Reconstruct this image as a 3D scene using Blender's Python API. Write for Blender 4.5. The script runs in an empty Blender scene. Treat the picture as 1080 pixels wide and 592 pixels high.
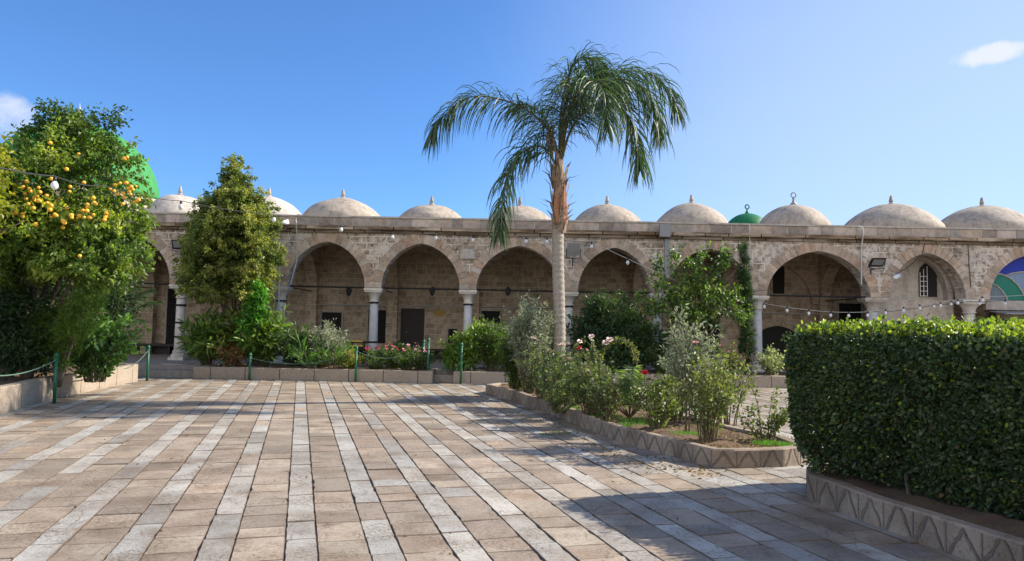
import bpy, math, random
import numpy as np
from mathutils import Vector, Matrix
R = math.radians
rng = random.Random(7)
NR = np.random.default_rng(11)
scn = bpy.context.scene
COL = scn.collection

# ------------------------------------------------------------ camera model
F = 780.0; PITCH = math.atan(47/780.0); ROLL = R(1.1); EYE = Vector((0, 0, 1.6))
_f = Vector((0, math.cos(PITCH), math.sin(PITCH))); _u = Vector((0, -math.sin(PITCH), math.cos(PITCH))); _r = Vector((1, 0, 0))
CR = _r*math.cos(ROLL) + _u*math.sin(ROLL); CU = _u*math.cos(ROLL) - _r*math.sin(ROLL)
def ray(px, py): return _f*F + CR*(px-540) + CU*(296-py)
def at(px, py, Y):
    d = ray(px, py); return EYE + d*(Y/d.y)
def gnd(px, py, z=0.0):
    d = ray(px, py); return EYE + d*((z-EYE.z)/d.z)

# ------------------------------------------------------------ object helpers
def tag(o, label=None, cat=None, group=None, kind=None):
    if label: o['label'] = label
    if cat: o['category'] = cat
    if group: o['group'] = group
    if kind: o['kind'] = kind
    return o
def thing(name, label, cat, loc=(0, 0, 0), group=None, rz=0):
    o = bpy.data.objects.new(name, None); COL.objects.link(o)
    o.location = loc; o.rotation_euler = (0, 0, rz); o.empty_display_size = .2
    return tag(o, label, cat, group)
class MB:
    def __init__(s): s.v = []; s.f = []; s.c = []; s.uv = []; s.cur = (1, 1, 1); s.mi = []; s.m = 0
    def add(s, vs, fs, uvs=None):
        b = len(s.v); s.v += [tuple(v) for v in vs]
        for k, f in enumerate(fs):
            s.f.append([b+i for i in f]); s.c.append(s.cur); s.mi.append(s.m)
            s.uv.append(uvs[k] if uvs else None)
    def box(s, x0, x1, y0, y1, z0, z1):
        s.add([(x0,y0,z0),(x1,y0,z0),(x1,y1,z0),(x0,y1,z0),(x0,y0,z1),(x1,y0,z1),(x1,y1,z1),(x0,y1,z1)],
              [(3,2,1,0),(4,5,6,7),(0,1,5,4),(1,2,6,5),(2,3,7,6),(3,0,4,7)])
    def tube(s, pts, rad, n=8, cap=True):
        pts = [Vector(p) for p in pts]; m = len(pts)
        if not hasattr(rad, '__len__'): rad = [rad]*m
        vs = []; ref = None
        for i, p in enumerate(pts):
            t = (pts[min(i+1, m-1)]-pts[max(i-1, 0)])
            t = t.normalized() if t.length > 1e-9 else Vector((0, 0, 1))
            if ref is None: ref = Vector((1, 0, 0)) if abs(t.x) < .8 else Vector((0, 1, 0))
            a = (ref - t*ref.dot(t)); a = a.normalized() if a.length > 1e-6 else t.orthogonal().normalized()
            ref = a; b = t.cross(a)
            for k in range(n):
                w = 2*math.pi*k/n; vs.append(p + (a*math.cos(w)+b*math.sin(w))*rad[i])
        fs = [(i*n+k, i*n+(k+1) % n, (i+1)*n+(k+1) % n, (i+1)*n+k) for i in range(m-1) for k in range(n)]
        if cap: fs += [tuple(range(n-1, -1, -1)), tuple(range((m-1)*n, m*n))]
        s.add(vs, fs)
    def lathe(s, prof, c=(0, 0, 0), n=24):
        vs = []
        for (r, z) in prof:
            for k in range(n):
                w = 2*math.pi*k/n; vs.append((c[0]+r*math.cos(w), c[1]+r*math.sin(w), c[2]+z))
        m = len(prof)
        fs = [(i*n+k, i*n+(k+1) % n, (i+1)*n+(k+1) % n, (i+1)*n+k) for i in range(m-1) for k in range(n)]
        if prof[0][0] > 1e-4: fs.append(tuple(range(n-1, -1, -1)))
        if prof[-1][0] > 1e-4: fs.append(tuple(range((m-1)*n, m*n)))
        s.add(vs, fs)
    def strip(s, pts, wid, side):
        vs = []
        for p, w, sd in zip(pts, wid, side): vs += [p-sd*w, p+sd*w]
        s.add(vs, [(2*i, 2*i+1, 2*i+3, 2*i+2) for i in range(len(pts)-1)])
    def build(s, name, mat, parent=None, smooth=False, origin=None, loc=None):
        """vertices are world coordinates; origin moves them into the parent's frame"""
        me = bpy.data.meshes.new(name)
        o0 = Vector(origin) if origin is not None else (parent_world(parent) if parent else Vector((0, 0, 0)))
        me.from_pydata([(v[0]-o0.x, v[1]-o0.y, v[2]-o0.z) for v in s.v], [], s.f)
        ca = me.color_attributes.new('col', 'FLOAT_COLOR', 'CORNER')
        buf = []
        for f, c in zip(s.f, s.c): buf += [c[0], c[1], c[2], 1.0]*len(f)
        ca.data.foreach_set('color', buf)
        if any(u is not None for u in s.uv):
            uvl = me.uv_layers.new(name='UVMap'); b = []
            for f, u in zip(s.f, s.uv):
                b += ([x for q in u for x in q] if u is not None else [0.0, 0.0]*len(f))
            uvl.data.foreach_set('uv', b)
        mats = mat if isinstance(mat, (list, tuple)) else [mat]
        for m_ in mats: me.materials.append(m_)
        if len(mats) > 1: me.polygons.foreach_set('material_index', s.mi)
        me.polygons.foreach_set('use_smooth', [smooth]*len(s.f))
        me.update()
        o = bpy.data.objects.new(name, me); COL.objects.link(o)
        if parent: o.parent = parent
        if loc is not None: o.location = loc
        return o
def parent_world(p):
    v = Vector((0, 0, 0))
    while p is not None: v = v + Vector(p.location); p = p.parent
    return v
def single(o, base):
    """give a world-space one-mesh thing an origin at its base"""
    b = Vector(base); o.data.transform(Matrix.Translation(-b)); o.location = b; return o
def copy_tree(o, parent=None):
    c = o.copy(); COL.objects.link(c); c.parent = parent
    for ch in list(o.children): copy_tree(ch, c)
    return c

# ------------------------------------------------------------ leaves (numpy)
def nrm(a): return a/np.maximum(np.linalg.norm(a, axis=1, keepdims=True), 1e-9)
def leaves(name, P, D, L, W, cols, mat, parent, fold=.18, six=False, curl=.12):
    P = np.asarray(P, float); n = len(P); D = nrm(np.asarray(D, float))
    S = nrm(np.cross(D, NR.normal(size=(n, 3)))); Nn = np.cross(S, D)
    L = (np.ones(n)*L*NR.uniform(.65, 1.2, n))[:, None]; W = (np.ones(n)*W*NR.uniform(.75, 1.15, n))[:, None]
    up = Nn*W*fold; dr = np.array([[0, 0, -1.0]])*L*curl
    if six:
        V = np.stack([P, P+D*L*.3+S*W*.42+up*.9, P+D*L*.68+S*W*.4+up+dr*.4, P+D*L+dr, P+D*L*.68-S*W*.4+up+dr*.4, P+D*L*.3-S*W*.42+up*.9, P+D*L*.5+dr*.2], 1)
        k = 7; F0 = np.array([0,1,6, 1,2,6, 2,3,6, 3,4,6, 4,5,6, 5,0,6]); nt = 6
    else:
        V = np.stack([P, P+D*L*.45+S*W*.5+up+dr*.2, P+D*L+dr, P+D*L*.45-S*W*.5+up+dr*.2], 1)
        k = 4; F0 = np.array([0,1,2, 0,2,3]); nt = 2
    V = V.reshape(-1, 3) - np.array(parent_world(parent))[None, :]
    idx = (F0[None, :] + (np.arange(n)*k)[:, None]).reshape(-1)
    me = bpy.data.meshes.new(name)
    me.vertices.add(n*k); me.vertices.foreach_set('co', V.reshape(-1))
    me.loops.add(len(idx)); me.loops.foreach_set('vertex_index', idx.astype(np.int32))
    me.polygons.add(n*nt)
    me.polygons.foreach_set('loop_start', np.arange(0, len(idx), 3, dtype=np.int32))
    me.update(calc_edges=True)
    ca = me.color_attributes.new('col', 'FLOAT_COLOR', 'POINT')
    C = np.ones((n, k, 4)); C[:, :, :3] = np.asarray(cols)[:, None, :]
    ca.data.foreach_set('color', C.reshape(-1))
    me.polygons.foreach_set('use_smooth', [six]*(n*nt))
    me.materials.append(mat); me.validate(); me.update()
    o = bpy.data.objects.new(name, me); COL.objects.link(o); o.parent = parent
    return o
def lcol(n, pal, P=None, scale=1.2, amt=.6):
    """per-leaf colours out of a palette; neighbours tend to share a tone"""
    pal = np.array(pal); m = len(pal)
    t = NR.uniform(0, 1, n)
    if P is not None:
        ph = NR.uniform(0, 6, 3)
        w = np.sin(P[:, 0]*scale*3.1+ph[0])+np.sin(P[:, 1]*scale*2.7+ph[1])+np.sin(P[:, 2]*scale*3.7+ph[2])+.7*np.sin((P[:, 0]+P[:, 2])*scale*7+ph[1])
        t = np.clip((1-amt)*t+amt*(w/5+.5), 0, .9999)
    x = t*(m-1); i = np.minimum(x.astype(int), m-2); fr = (x-i)[:, None]
    c = pal[i]*(1-fr)+pal[i+1]*fr
    return np.clip(c*NR.uniform(.72, 1.3, (n, 1)), 0, 1)
def crown_pts(blobs, n, clump=14, spread=.16, shell=.3, seed=None):
    """blobs: (x,y,z,rx,ry,rz). twig clumps in the outer part of each blob, leaves about the twigs"""
    B = np.array(blobs, float); wt = (B[:, 3]*B[:, 4]+B[:, 4]*B[:, 5]+B[:, 3]*B[:, 5]); wt /= wt.sum()
    nc = max(1, n//clump); bi = NR.choice(len(B), nc, p=wt)
    u = nrm(NR.normal(size=(nc, 3)))
    rad = 1-np.abs(NR.normal(0, shell, nc)); rad = np.clip(rad, .1, 1.12)
    bump = 1+.16*np.sin(u[:, 0]*5+bi*1.7)+.13*np.sin(u[:, 2]*7+bi*2.3)+.1*np.sin(u[:, 1]*9+bi)
    C = B[bi, :3]+u*B[bi, 3:6]*(rad*bump)[:, None]
    outd = nrm(u+np.array([[0, 0, .25]]))
    ci = np.repeat(np.arange(nc), clump)
    tw = NR.uniform(0, 1, len(ci))[:, None]
    twd = nrm(outd+NR.normal(0, .55, (nc, 3)))[ci]
    P = C[ci]+twd*(tw-.4)*spread*2.2+NR.normal(0, spread*.42, (len(ci), 3))
    D = nrm(twd*.7+nrm(NR.normal(size=(len(ci), 3)))*.9+np.array([[0, 0, -.12]]))
    return P, D, C, outd

# ------------------------------------------------------------ node helpers
class NT:
    def __init__(s, name):
        s.mat = bpy.data.materials.new(name); s.mat.use_nodes = True; s.t = s.mat.node_tree; s.t.nodes.clear()
        s.out = s.t.nodes.new('ShaderNodeOutputMaterial')
    def n(s, typ, ins=None, **kw):
        nd = s.t.nodes.new(typ)
        for k, v in kw.items(): setattr(nd, k, v)
        for k, v in (ins or {}).items():
            sk = nd.inputs[k]
            if isinstance(v, bpy.types.NodeSocket): s.t.links.new(v, sk)
            else: sk.default_value = v
        return nd
    def mix(s, a, b, fac, mode='MIX'):
        nd = s.n('ShaderNodeMix', data_type='RGBA', blend_type=mode)
        for sk, v in ((nd.inputs[0], fac), (nd.inputs[6], a), (nd.inputs[7], b)):
            if isinstance(v, bpy.types.NodeSocket): s.t.links.new(v, sk)
            else: sk.default_value = v if not isinstance(v, tuple) or len(v) == 4 else (*v, 1)
        return nd.outputs[2]
    def math(s, op, a, b=0.0, c=None):
        ins = {0: a, 1: b}
        if c is not None: ins[2] = c
        return s.n('ShaderNodeMath', ins, operation=op).outputs[0]
    def ramp(s, fac, stops):
        nd = s.n('ShaderNodeValToRGB', {0: fac}); cr = nd.color_ramp
        while len(cr.elements) < len(stops): cr.elements.new(.5)
        for e, (p, c) in zip(cr.elements, stops):
            e.position = p; e.color = (c, c, c, 1) if not hasattr(c, '__len__') else (*c, 1)
        return nd.outputs[0]
    def noise(s, scale, vec=None, detail=4, rough=.55, dist=0):
        ins = {'Scale': scale, 'Detail': detail, 'Roughness': rough, 'Distortion': dist}
        if vec is not None: ins['Vector'] = vec
        return s.n('ShaderNodeTexNoise', ins).outputs['Fac']
    def obj(s): return s.n('ShaderNodeTexCoord').outputs['Object']
    def geo(s): return s.n('ShaderNodeNewGeometry').outputs['Position']
    def attr(s, nm='col'): return s.n('ShaderNodeAttribute', attribute_name=nm).outputs['Color']
    def bump(s, h, strength=.3, dist=.02):
        return s.n('ShaderNodeBump', {'Height': h, 'Strength': strength, 'Distance': dist}).outputs[0]
    def pbsdf(s, col, rough=.8, normal=None, metal=0, spec=.5, extra=None):
        ins = {'Base Color': col if isinstance(col, bpy.types.NodeSocket) else (*col, 1), 'Roughness': rough, 'Metallic': metal, 'Specular IOR Level': spec}
        if normal is not None: ins['Normal'] = normal
        ins.update(extra or {})
        return s.n('ShaderNodeBsdfPrincipled', ins)
    def done(s, sh):
        s.t.links.new(sh.outputs[0], s.out.inputs[0]); return s.mat
def flat(name, col, rough=.6, metal=0, var=.12, spec=.4, bump=.0, scale=8):
    t = NT(name); g = t.geo(); nz = t.noise(scale, g)
    c = t.mix(tuple(x*(1-var) for x in col), tuple(min(1, x*(1+var)) for x in col), nz)
    return t.done(t.pbsdf(c, rough, t.bump(t.noise(scale*6, g), bump, .01) if bump else None, metal, spec))
def leafmat(name, trans=.35, rough=.45, tint=(1.6, 1.75, .6), spec=.45):
    t = NT(name); a = t.attr()
    g = t.noise(40, t.geo(), 2)
    c = t.mix(a, (0.5, .5, .5, 1), .0)
    c = t.mix(c, t.mix(c, (1.25, 1.25, 1.25, 1), 1.0, 'MULTIPLY'), g)
    p = t.pbsdf(c, rough, None, 0, spec)
    tc = t.mix(c, (*tint, 1), 1.0, 'MULTIPLY')
    tr = t.n('ShaderNodeBsdfTranslucent', {'Color': tc})
    m = t.n('ShaderNodeMixShader', {0: trans})
    t.t.links.new(p.outputs[0], m.inputs[1]); t.t.links.new(tr.outputs[0], m.inputs[2])
    return t.done(m)

M = {}
def build_mats():
    # --- paving slabs
    t = NT('paving_stone'); g = t.geo(); a = t.attr()
    n1 = t.noise(2.2, g, 6, .6); n2 = t.noise(22, g, 5, .7); n3 = t.noise(.45, g, 4, .6); n4 = t.noise(90, g, 3, .7)
    c = t.mix(a, t.mix(a, (.72, .66, .6, 1), 1, 'MULTIPLY'), t.ramp(n1, [(.42, 0), (.68, .9)]))
    c = t.mix(c, t.mix(c, (1.22, 1.2, 1.16, 1), 1, 'MULTIPLY'), t.ramp(n2, [(.45, 0), (.7, 1)]))
    st = t.math('MULTIPLY', t.ramp(n3, [(.5, 0), (.66, 1)]), t.ramp(n1, [(.45, .2), (.6, 1)]))
    c = t.mix(c, (.16, .12, .085, 1), t.math('MULTIPLY', st, .62)); crk = t.n('ShaderNodeTexVoronoi', {'Vector': t.mix(g, t.n('ShaderNodeTexNoise', {'Vector': g, 'Scale': 4.0, 'Detail': 4.0}).outputs['Color'], .12), 'Scale': 2.4}, feature='DISTANCE_TO_EDGE').outputs['Distance']
    c = t.mix(c, (.14, .10, .07, 1), t.math('MULTIPLY', t.ramp(crk, [(.0, 1), (.012, 0)]), t.ramp(n3, [(.5, 0), (.56, .8)])))
    pit = t.ramp(n2, [(.30, 1), (.40, 0)])
    c = t.mix(c, (.13, .10, .07, 1), t.math('MULTIPLY', pit, .55))
    rgh = t.ramp(t.noise(1.7, g, 5, .65), [(.49, 0), (.56, 1)]); pit2 = t.ramp(t.noise(34, g, 5, .8), [(.42, 1), (.50, 0)])
    c = t.mix(c, (.16, .115, .075, 1), t.math('MULTIPLY', t.math('MULTIPLY', rgh, pit2), .75))
    blotch = t.ramp(t.noise(5.5, g, 7, .72, .6), [(.60, 0), (.67, 1)])
    c = t.mix(c, (.13, .10, .07, 1), t.math('MULTIPLY', blotch, .6)); fine = t.noise(75, g, 4, .8); c = t.mix(c, t.mix(c, (.66, .62, .58, 1), 1, 'MULTIPLY'), t.ramp(fine, [(.47, 0), (.6, .8)]))
    h = t.math('ADD', t.math('MULTIPLY', n2, 1.0), t.math('MULTIPLY', n4, .35)); h = t.math('SUBTRACT', h, t.math('MULTIPLY', pit, .5)); h = t.math('SUBTRACT', h, t.math('MULTIPLY', t.math('MULTIPLY', rgh, pit2), .6))
    M['pave'] = t.done(t.pbsdf(c, t.ramp(n2, [(.3, .75), (.7, .55)]), t.bump(h, .55, .012), 0, .35))
    # --- ground
    t = NT('ground_earth'); g = t.geo(); n1 = t.noise(1.3, g, 6); n2 = t.noise(35, g, 5, .7)
    c = t.mix((.075, .058, .042), (.17, .135, .10), n1); c = t.mix(c, (.05, .045, .03, 1), t.ramp(n2, [(.45, 0), (.6, .6)]))
    M['ground'] = t.done(t.pbsdf(c, .95, t.bump(n2, .6, .02)))
    # --- ashlar
    def ashlar(name, c1, c2, mortar, bw=.48, bh=.27, pits=.6, stain=.6, patch=None):
        t = NT(name); g = t.geo(); s = t.n('ShaderNodeSeparateXYZ', {0: g})
        u = t.math('ADD', s.outputs[0], t.math('MULTIPLY', s.outputs[1], 1.0))
        wob = t.math('MULTIPLY', t.math('SUBTRACT', t.noise(1.1, g, 2), .5), .11)
        wob2 = t.math('MULTIPLY', t.math('SUBTRACT', t.noise(.8, g, 2), .5), .05)
        v = t.n('ShaderNodeCombineXYZ', {0: t.math('ADD', u, wob), 1: t.math('ADD', s.outputs[2], wob2), 2: 0.0}).outputs[0]
        br = t.n('ShaderNodeTexBrick', {'Vector': v, 'Color1': (0, 0, 0, 1), 'Color2': (1, 1, 1, 1), 'Mortar': (.5, .5, .5, 1), 'Scale': 1.0, 'Mortar Size': .017,
                 'Mortar Smooth': .35, 'Bias': 0.0, 'Brick Width': bw, 'Row Height': bh}, offset=.43, squash=.72, squash_frequency=3)
        nlow = t.noise(.9, g, 5, .6); nmid = t.noise(6, g, 6, .65); nfine = t.noise(15, g, 6, .78)
        c = t.mix(c1, c2, br.outputs['Color'])
        if patch:
            vo = t.n('ShaderNodeTexVoronoi', {'Vector': g, 'Scale': 7.5, 'Randomness': 1.0}); cc = t.ramp(t.n('ShaderNodeSeparateXYZ', {0: vo.outputs['Color']}).outputs[0], [(.1, (.20, .165, .135)), (.9, (.55, .49, .42))])
            c = t.mix(c, cc, t.math('MULTIPLY', t.ramp(t.noise(.42, g, 5, .65), [(.5, 0), (.56, 1)]), .55))
            c = t.mix(c, (.46, .27, .18, 1), t.math('MULTIPLY', t.ramp(t.noise(.9, g, 4, .6), [(.60, 0), (.68, 1)]), .4))
        if patch: c = t.mix(c, patch, t.ramp(t.noise(.55, g, 5, .6), [(.46, 0), (.62, .75)]))
        c = t.mix(c, t.mix(c, (.45, .41, .37, 1), 1, 'MULTIPLY'), t.math('MULTIPLY', t.ramp(nmid, [(.45, 0), (.62, 1)]), stain))
        c = t.mix(c, t.mix(c, (1.3, 1.27, 1.2, 1), 1, 'MULTIPLY'), t.ramp(nlow, [(.4, 0), (.75, .8)]))
        pit = t.ramp(nfine, [(.36, 1), (.43, 0)])
        c = t.mix(c, (.09, .075, .06, 1), t.math('MULTIPLY', pit, pits))
        c = t.mix(c, mortar, t.math('MULTIPLY', br.outputs['Fac'], t.ramp(nlow, [(.38, .25), (.6, 1)])))
        h = t.math('SUBTRACT', t.math('ADD', t.math('MULTIPLY', nmid, .5), t.math('MULTIPLY', nfine, .35)), t.math('MULTIPLY', br.outputs['Fac'], .5))
        h = t.math('SUBTRACT', h, t.math('MULTIPLY', pit, .4))
        M[name] = t.done(t.pbsdf(c, .9, t.bump(h, .8, .035), 0, .2)); return M[name]
    ashlar('facade_stone', (.29, .235, .185), (.60, .495, .40), (.74, .67, .57), .38, .205, .8, .95, patch=(.60, .54, .47))
    ashlar('inner_stone', (.40, .305, .215), (.60, .47, .345), (.68, .58, .45), .36, .20, .5, .6)
    ashlar('hall_stone', (.38, .31, .23), (.5, .42, .32), (.4, .35, .28), .6, .3, .3, .3)
    # --- stone with per-block colour
    t = NT('block_stone'); g = t.geo(); a = t.attr(); n1 = t.noise(5, g, 6, .65); n2 = t.noise(36, g, 4, .7)
    c = t.mix(a, t.mix(a, (.6, .56, .5, 1), 1, 'MULTIPLY'), t.ramp(n1, [(.4, 0), (.7, .9)]))
    pit = t.ramp(n2, [(.30, 1), (.40, 0)]); c = t.mix(c, (.10, .08, .06, 1), t.math('MULTIPLY', pit, .5))
    M['block'] = t.done(t.pbsdf(c, .88, t.bump(t.math('ADD', n1, t.math('MULTIPLY', n2, .5)), .7, .03), 0, .2))
    # --- weathered cornice (brown streaks, strengthened to paint in a deeper underside shadow)
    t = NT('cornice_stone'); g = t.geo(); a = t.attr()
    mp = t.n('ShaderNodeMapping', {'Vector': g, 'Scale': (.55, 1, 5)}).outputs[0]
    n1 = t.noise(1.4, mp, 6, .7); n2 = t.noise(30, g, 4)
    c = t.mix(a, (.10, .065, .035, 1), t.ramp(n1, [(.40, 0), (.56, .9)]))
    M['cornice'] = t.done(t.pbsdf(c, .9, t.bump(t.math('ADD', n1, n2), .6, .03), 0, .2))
    # --- marble columns
    def marble(name, c1, c2):
        t = NT(name); g = t.geo(); n1 = t.noise(3.2, g, 6, .6, 1.2); n2 = t.noise(25, g, 3)
        c = t.mix(c1, c2, t.ramp(n1, [(.35, 0), (.65, 1)])); c = t.mix(c, (.2, .17, .14, 1), t.ramp(n2, [(.62, 0), (.75, .5)]))
        M[name] = t.done(t.pbsdf(c, .45, t.bump(n2, .15, .01), 0, .4))
    marble('white_marble', (.66, .60, .52), (.46, .42, .37)); marble('blue_granite', (.42, .42, .42), (.56, .54, .51))
    # --- plaster
    def plaster(name, c1, c2, dirt=(.2, .17, .14), amt=.5, sc=1.2, rough=.85):
        t = NT(name); g = t.geo(); n1 = t.noise(sc, g, 6, .62); n2 = t.noise(9, g, 6, .7); n3 = t.noise(60, g, 3)
        mp = t.n('ShaderNodeMapping', {'Vector': g, 'Scale': (3, 3, .6)}).outputs[0]; n4 = t.noise(1.5, mp, 5, .7)
        c = t.mix(c1, c2, n1); c = t.mix(c, (*dirt, 1), t.math('MULTIPLY', t.ramp(n4, [(.46, 0), (.70, 1)]), amt))
        c = t.mix(c, t.mix(c, (.74, .71, .68, 1), 1, 'MULTIPLY'), t.ramp(n2, [(.45, 0), (.66, 1)]))
        cr = t.n('ShaderNodeTexVoronoi', {'Vector': g, 'Scale': 1.6}, feature='DISTANCE_TO_EDGE').outputs['Distance']
        c = t.mix(c, t.mix(c, (.6, .56, .52, 1), 1, 'MULTIPLY'), t.math('MULTIPLY', t.ramp(cr, [(.0, 1), (.02, 0)]), t.ramp(n1, [(.45, 0), (.6, .8)])))
        M[name] = t.done(t.pbsdf(c, rough, t.bump(t.math('ADD', n2, t.math('MULTIPLY', n3, .4)), .35, .02), 0, .25))
    plaster('dome_plaster', (.48, .42, .345), (.34, .295, .24), (.13, .11, .095), amt=.6); plaster('dome_white', (.54, .50, .445), (.44, .40, .35), amt=.4)
    plaster('wall_plaster', (.52, .46, .40), (.42, .37, .31)); plaster('green_dome', (.05, .30, .085), (.035, .22, .06), (.05, .13, .05), .55, rough=.75)
    plaster('dark_green_dome', (.02, .20, .07), (.015, .14, .05), (.01, .07, .03), .3, rough=.5)
    plaster('terrace_stone', (.34, .31, .28), (.26, .24, .22), amt=.4)
    # --- stamped kerb with triangular grooves (UV: metres along, height 0..1)
    t = NT('stamped_kerb'); g = t.geo(); uv = t.n('ShaderNodeUVMap').outputs[0]; s = t.n('ShaderNodeSeparateXYZ', {0: uv})
    ph = t.math('FRACT', t.math('DIVIDE', s.outputs[0], .30)); tri = t.math('ABSOLUTE', t.math('SUBTRACT', t.math('MULTIPLY', ph, 2), 1))
    wv = t.math('ADD', t.math('MULTIPLY', t.math('SUBTRACT', t.noise(14, g, 3), .5), .3), t.math('MULTIPLY', t.math('SUBTRACT', t.noise(2.6, g, 2), .5), .9))
    d = t.math('ABSOLUTE', t.math('SUBTRACT', t.math('ADD', tri, wv), s.outputs[1]))
    d = t.math('ADD', d, t.math('MULTIPLY', t.math('SUBTRACT', t.noise(30, g, 4, .7), .5), .16)); gr = t.ramp(d, [(.06, 1), (.15, 0)])
    d2 = t.ramp(t.math('ABSOLUTE', t.math('SUBTRACT', ph, .5)), [(.02, 1), (.045, 0)]); gr = t.math('MAXIMUM', gr, t.math('MULTIPLY', d2, .7))
    side = t.ramp(s.outputs[1], [(.0, 1), (.97, 1), (.985, 0)])
    gr = t.math('MULTIPLY', gr, side)
    n1 = t.noise(3, g, 6, .65); n2 = t.noise(45, g, 4, .7)
    c = t.mix((.40, .32, .24), (.27, .215, .165), n1); c = t.mix(c, (.10, .085, .07, 1), t.ramp(n2, [(.52, 0), (.68, .7)]))
    c = t.mix(c, t.mix(c, (.5, .46, .42, 1), 1, 'MULTIPLY'), t.ramp(t.noise(1.1, g, 4), [(.45, 0), (.62, .8)])); c = t.mix(c, (.12, .09, .07, 1), t.math('MULTIPLY', gr, t.ramp(t.noise(2.3, g, 4, .7), [(.35, .35), (.65, .85)])))
    M['stamped'] = t.done(t.pbsdf(c, .88, t.bump(t.math('SUBTRACT', t.math('ADD', t.math('MULTIPLY', n2, .5), n1), gr), .9, .015), 0, .25))
    t = NT('kerb_beige'); g = t.geo(); uv = t.n('ShaderNodeUVMap').outputs[0]; s = t.n('ShaderNodeSeparateXYZ', {0: uv})
    n1 = t.noise(2.5, g, 6, .65); n2 = t.noise(30, g, 5, .7); d = t.math('ABSOLUTE', t.math('SUBTRACT', t.math('FRACT', t.math('DIVIDE', s.outputs[0], .93)), .5))
    jt = t.ramp(d, [(.006, 1), (.014, 0)]); c = t.mix((.42, .35, .27), (.28, .225, .17), n1); c = t.mix(c, (.13, .10, .075, 1), t.ramp(n2, [(.5, 0), (.7, .7)]))
    c = t.mix(c, (.15, .12, .09, 1), t.math('MULTIPLY', t.ramp(s.outputs[1], [(0, 1), (.3, 0)]), t.ramp(n1, [(.4, 0), (.6, .6)]))); c = t.mix(c, (.08, .065, .05, 1), jt)
    M['kerb_beige'] = t.done(t.pbsdf(c, .88, t.bump(t.math('SUBTRACT', t.math('ADD', n2, n1), jt), .8, .02), 0, .25))
    # --- soil, bark, wood
    t = NT('soil'); g = t.geo(); n1 = t.noise(4, g, 5); n2 = t.noise(30, g, 6, .75)
    c = t.mix((.085, .05, .028), (.24, .15, .085), n1); c = t.mix(c, (.30, .21, .12, 1), t.ramp(n2, [(.52, 0), (.66, .7)]))
    M['soil'] = t.done(t.pbsdf(c, .97, t.bump(n2, 1, .05)))
    def bark(name, c1, c2, sc=(1, 1, .25)):
        t = NT(name); g = t.geo(); mp = t.n('ShaderNodeMapping', {'Vector': g, 'Scale': sc}).outputs[0]
        n1 = t.noise(25, mp, 5, .7); c = t.mix(c1, c2, t.ramp(n1, [(.35, 0), (.65, 1)]))
        M[name] = t.done(t.pbsdf(c, .9, t.bump(n1, .7, .02), 0, .2))
    bark('bark', (.055, .042, .032), (.16, .125, .095)); bark('stem', (.075, .07, .035), (.17, .13, .075)); bark('dry_fibre', (.09, .065, .05), (.40, .30, .22))
    bark('palm_bark', (.17, .145, .115), (.46, .41, .34), (1, 1, 3.5)); bark('orange_sheath', (.22, .09, .045), (.46, .24, .14))
    M['leaf'] = leafmat('foliage', .48, .42); M['leaf_gloss'] = leafmat('glossy_foliage', .36, .43, spec=.45); M['leaf_dull'] = leafmat('matt_foliage', .35, .65, (1.15, 1.2, .8), .25)
    M['palm_leaf'] = leafmat('palm_leaflets', .25, .48, (1.1, 1.3, .5), .35)
    t = NT('petals'); M['petal'] = t.done(t.pbsdf(t.attr(), .6, None, 0, .3))
    M['orange'] = flat('orange_peel', (.78, .30, .02), .45, var=.2, bump=.15, scale=30)
    M['lemon_orange'] = flat('yellow_peel', (.82, .42, .04), .45, var=.2, bump=.15, scale=30)
    M['black_metal'] = flat('black_metal', (.018, .017, .017), .5, .3); M['dark_wood'] = flat('dark_door', (.028, .018, .015), .55)
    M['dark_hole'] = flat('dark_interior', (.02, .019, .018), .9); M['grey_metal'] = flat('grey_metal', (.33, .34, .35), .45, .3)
    M['white_paint'] = flat('white_paint', (.7, .7, .68), .5); M['post_green'] = flat('green_paint', (.012, .11, .05), .45, var=.3, scale=14)
    M['rope_green'] = flat('green_rope', (.09, .17, .12), .7, scale=60); M['yellow_wood'] = flat('yellow_slats', (.60, .42, .06), .6)
    M['plaque'] = flat('ochre_plaque', (.42, .26, .06), .6); M['pipe'] = flat('pale_conduit', (.5, .49, .46), .6)
    M['cable'] = flat('cable', (.03, .03, .03), .7); M['pale_cable'] = flat('pale_cable', (.45, .43, .40), .7)
    M['steel_grey'] = flat('weathered_grey_paint', (.26, .26, .26), .6)
    t = NT('bulb_glass'); M['bulb'] = t.done(t.pbsdf((.85, .85, .83), .15, None, 0, .6, {'Transmission Weight': .25}))
    t = NT('lamp_glass'); M['lampglass'] = t.done(t.pbsdf((.22, .23, .24), .12, None, 0, .6))
    for nm, c in (('glass_blue', (.012, .03, .30)), ('glass_green', (.015, .16, .11)), ('glass_grey', (.13, .17, .19)), ('glass_pale', (.17, .24, .34))):
        t = NT(nm); g = t.geo(); mp = t.n('ShaderNodeMapping', {'Vector': g, 'Scale': (14, 1, 1)}).outputs[0]
        cc = t.mix(tuple(x*.8 for x in c), tuple(min(1, x*1.3) for x in c), t.noise(3, mp, 3)); M[nm] = t.done(t.pbsdf(cc, .45, None, 0, .3))
    t = NT('grass_blades'); M['grass'] = leafmat('grass_blades_leaf', .3, .6)
build_mats()
SUN_E = 4.2; SKY_E = .13; DUST = .6; EXPO = 1.15; CLOUD_C = (3.2, 3.3, 3.5, 1)
# ============================================================ SETTING
mb = MB(); mb.add([(-400, -400, -.016), (400, -400, -.016), (400, 600, -.016), (-400, 600, -.016)], [(0, 1, 2, 3)])
tag(mb.build('ground', M['ground']), kind='structure')

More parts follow.
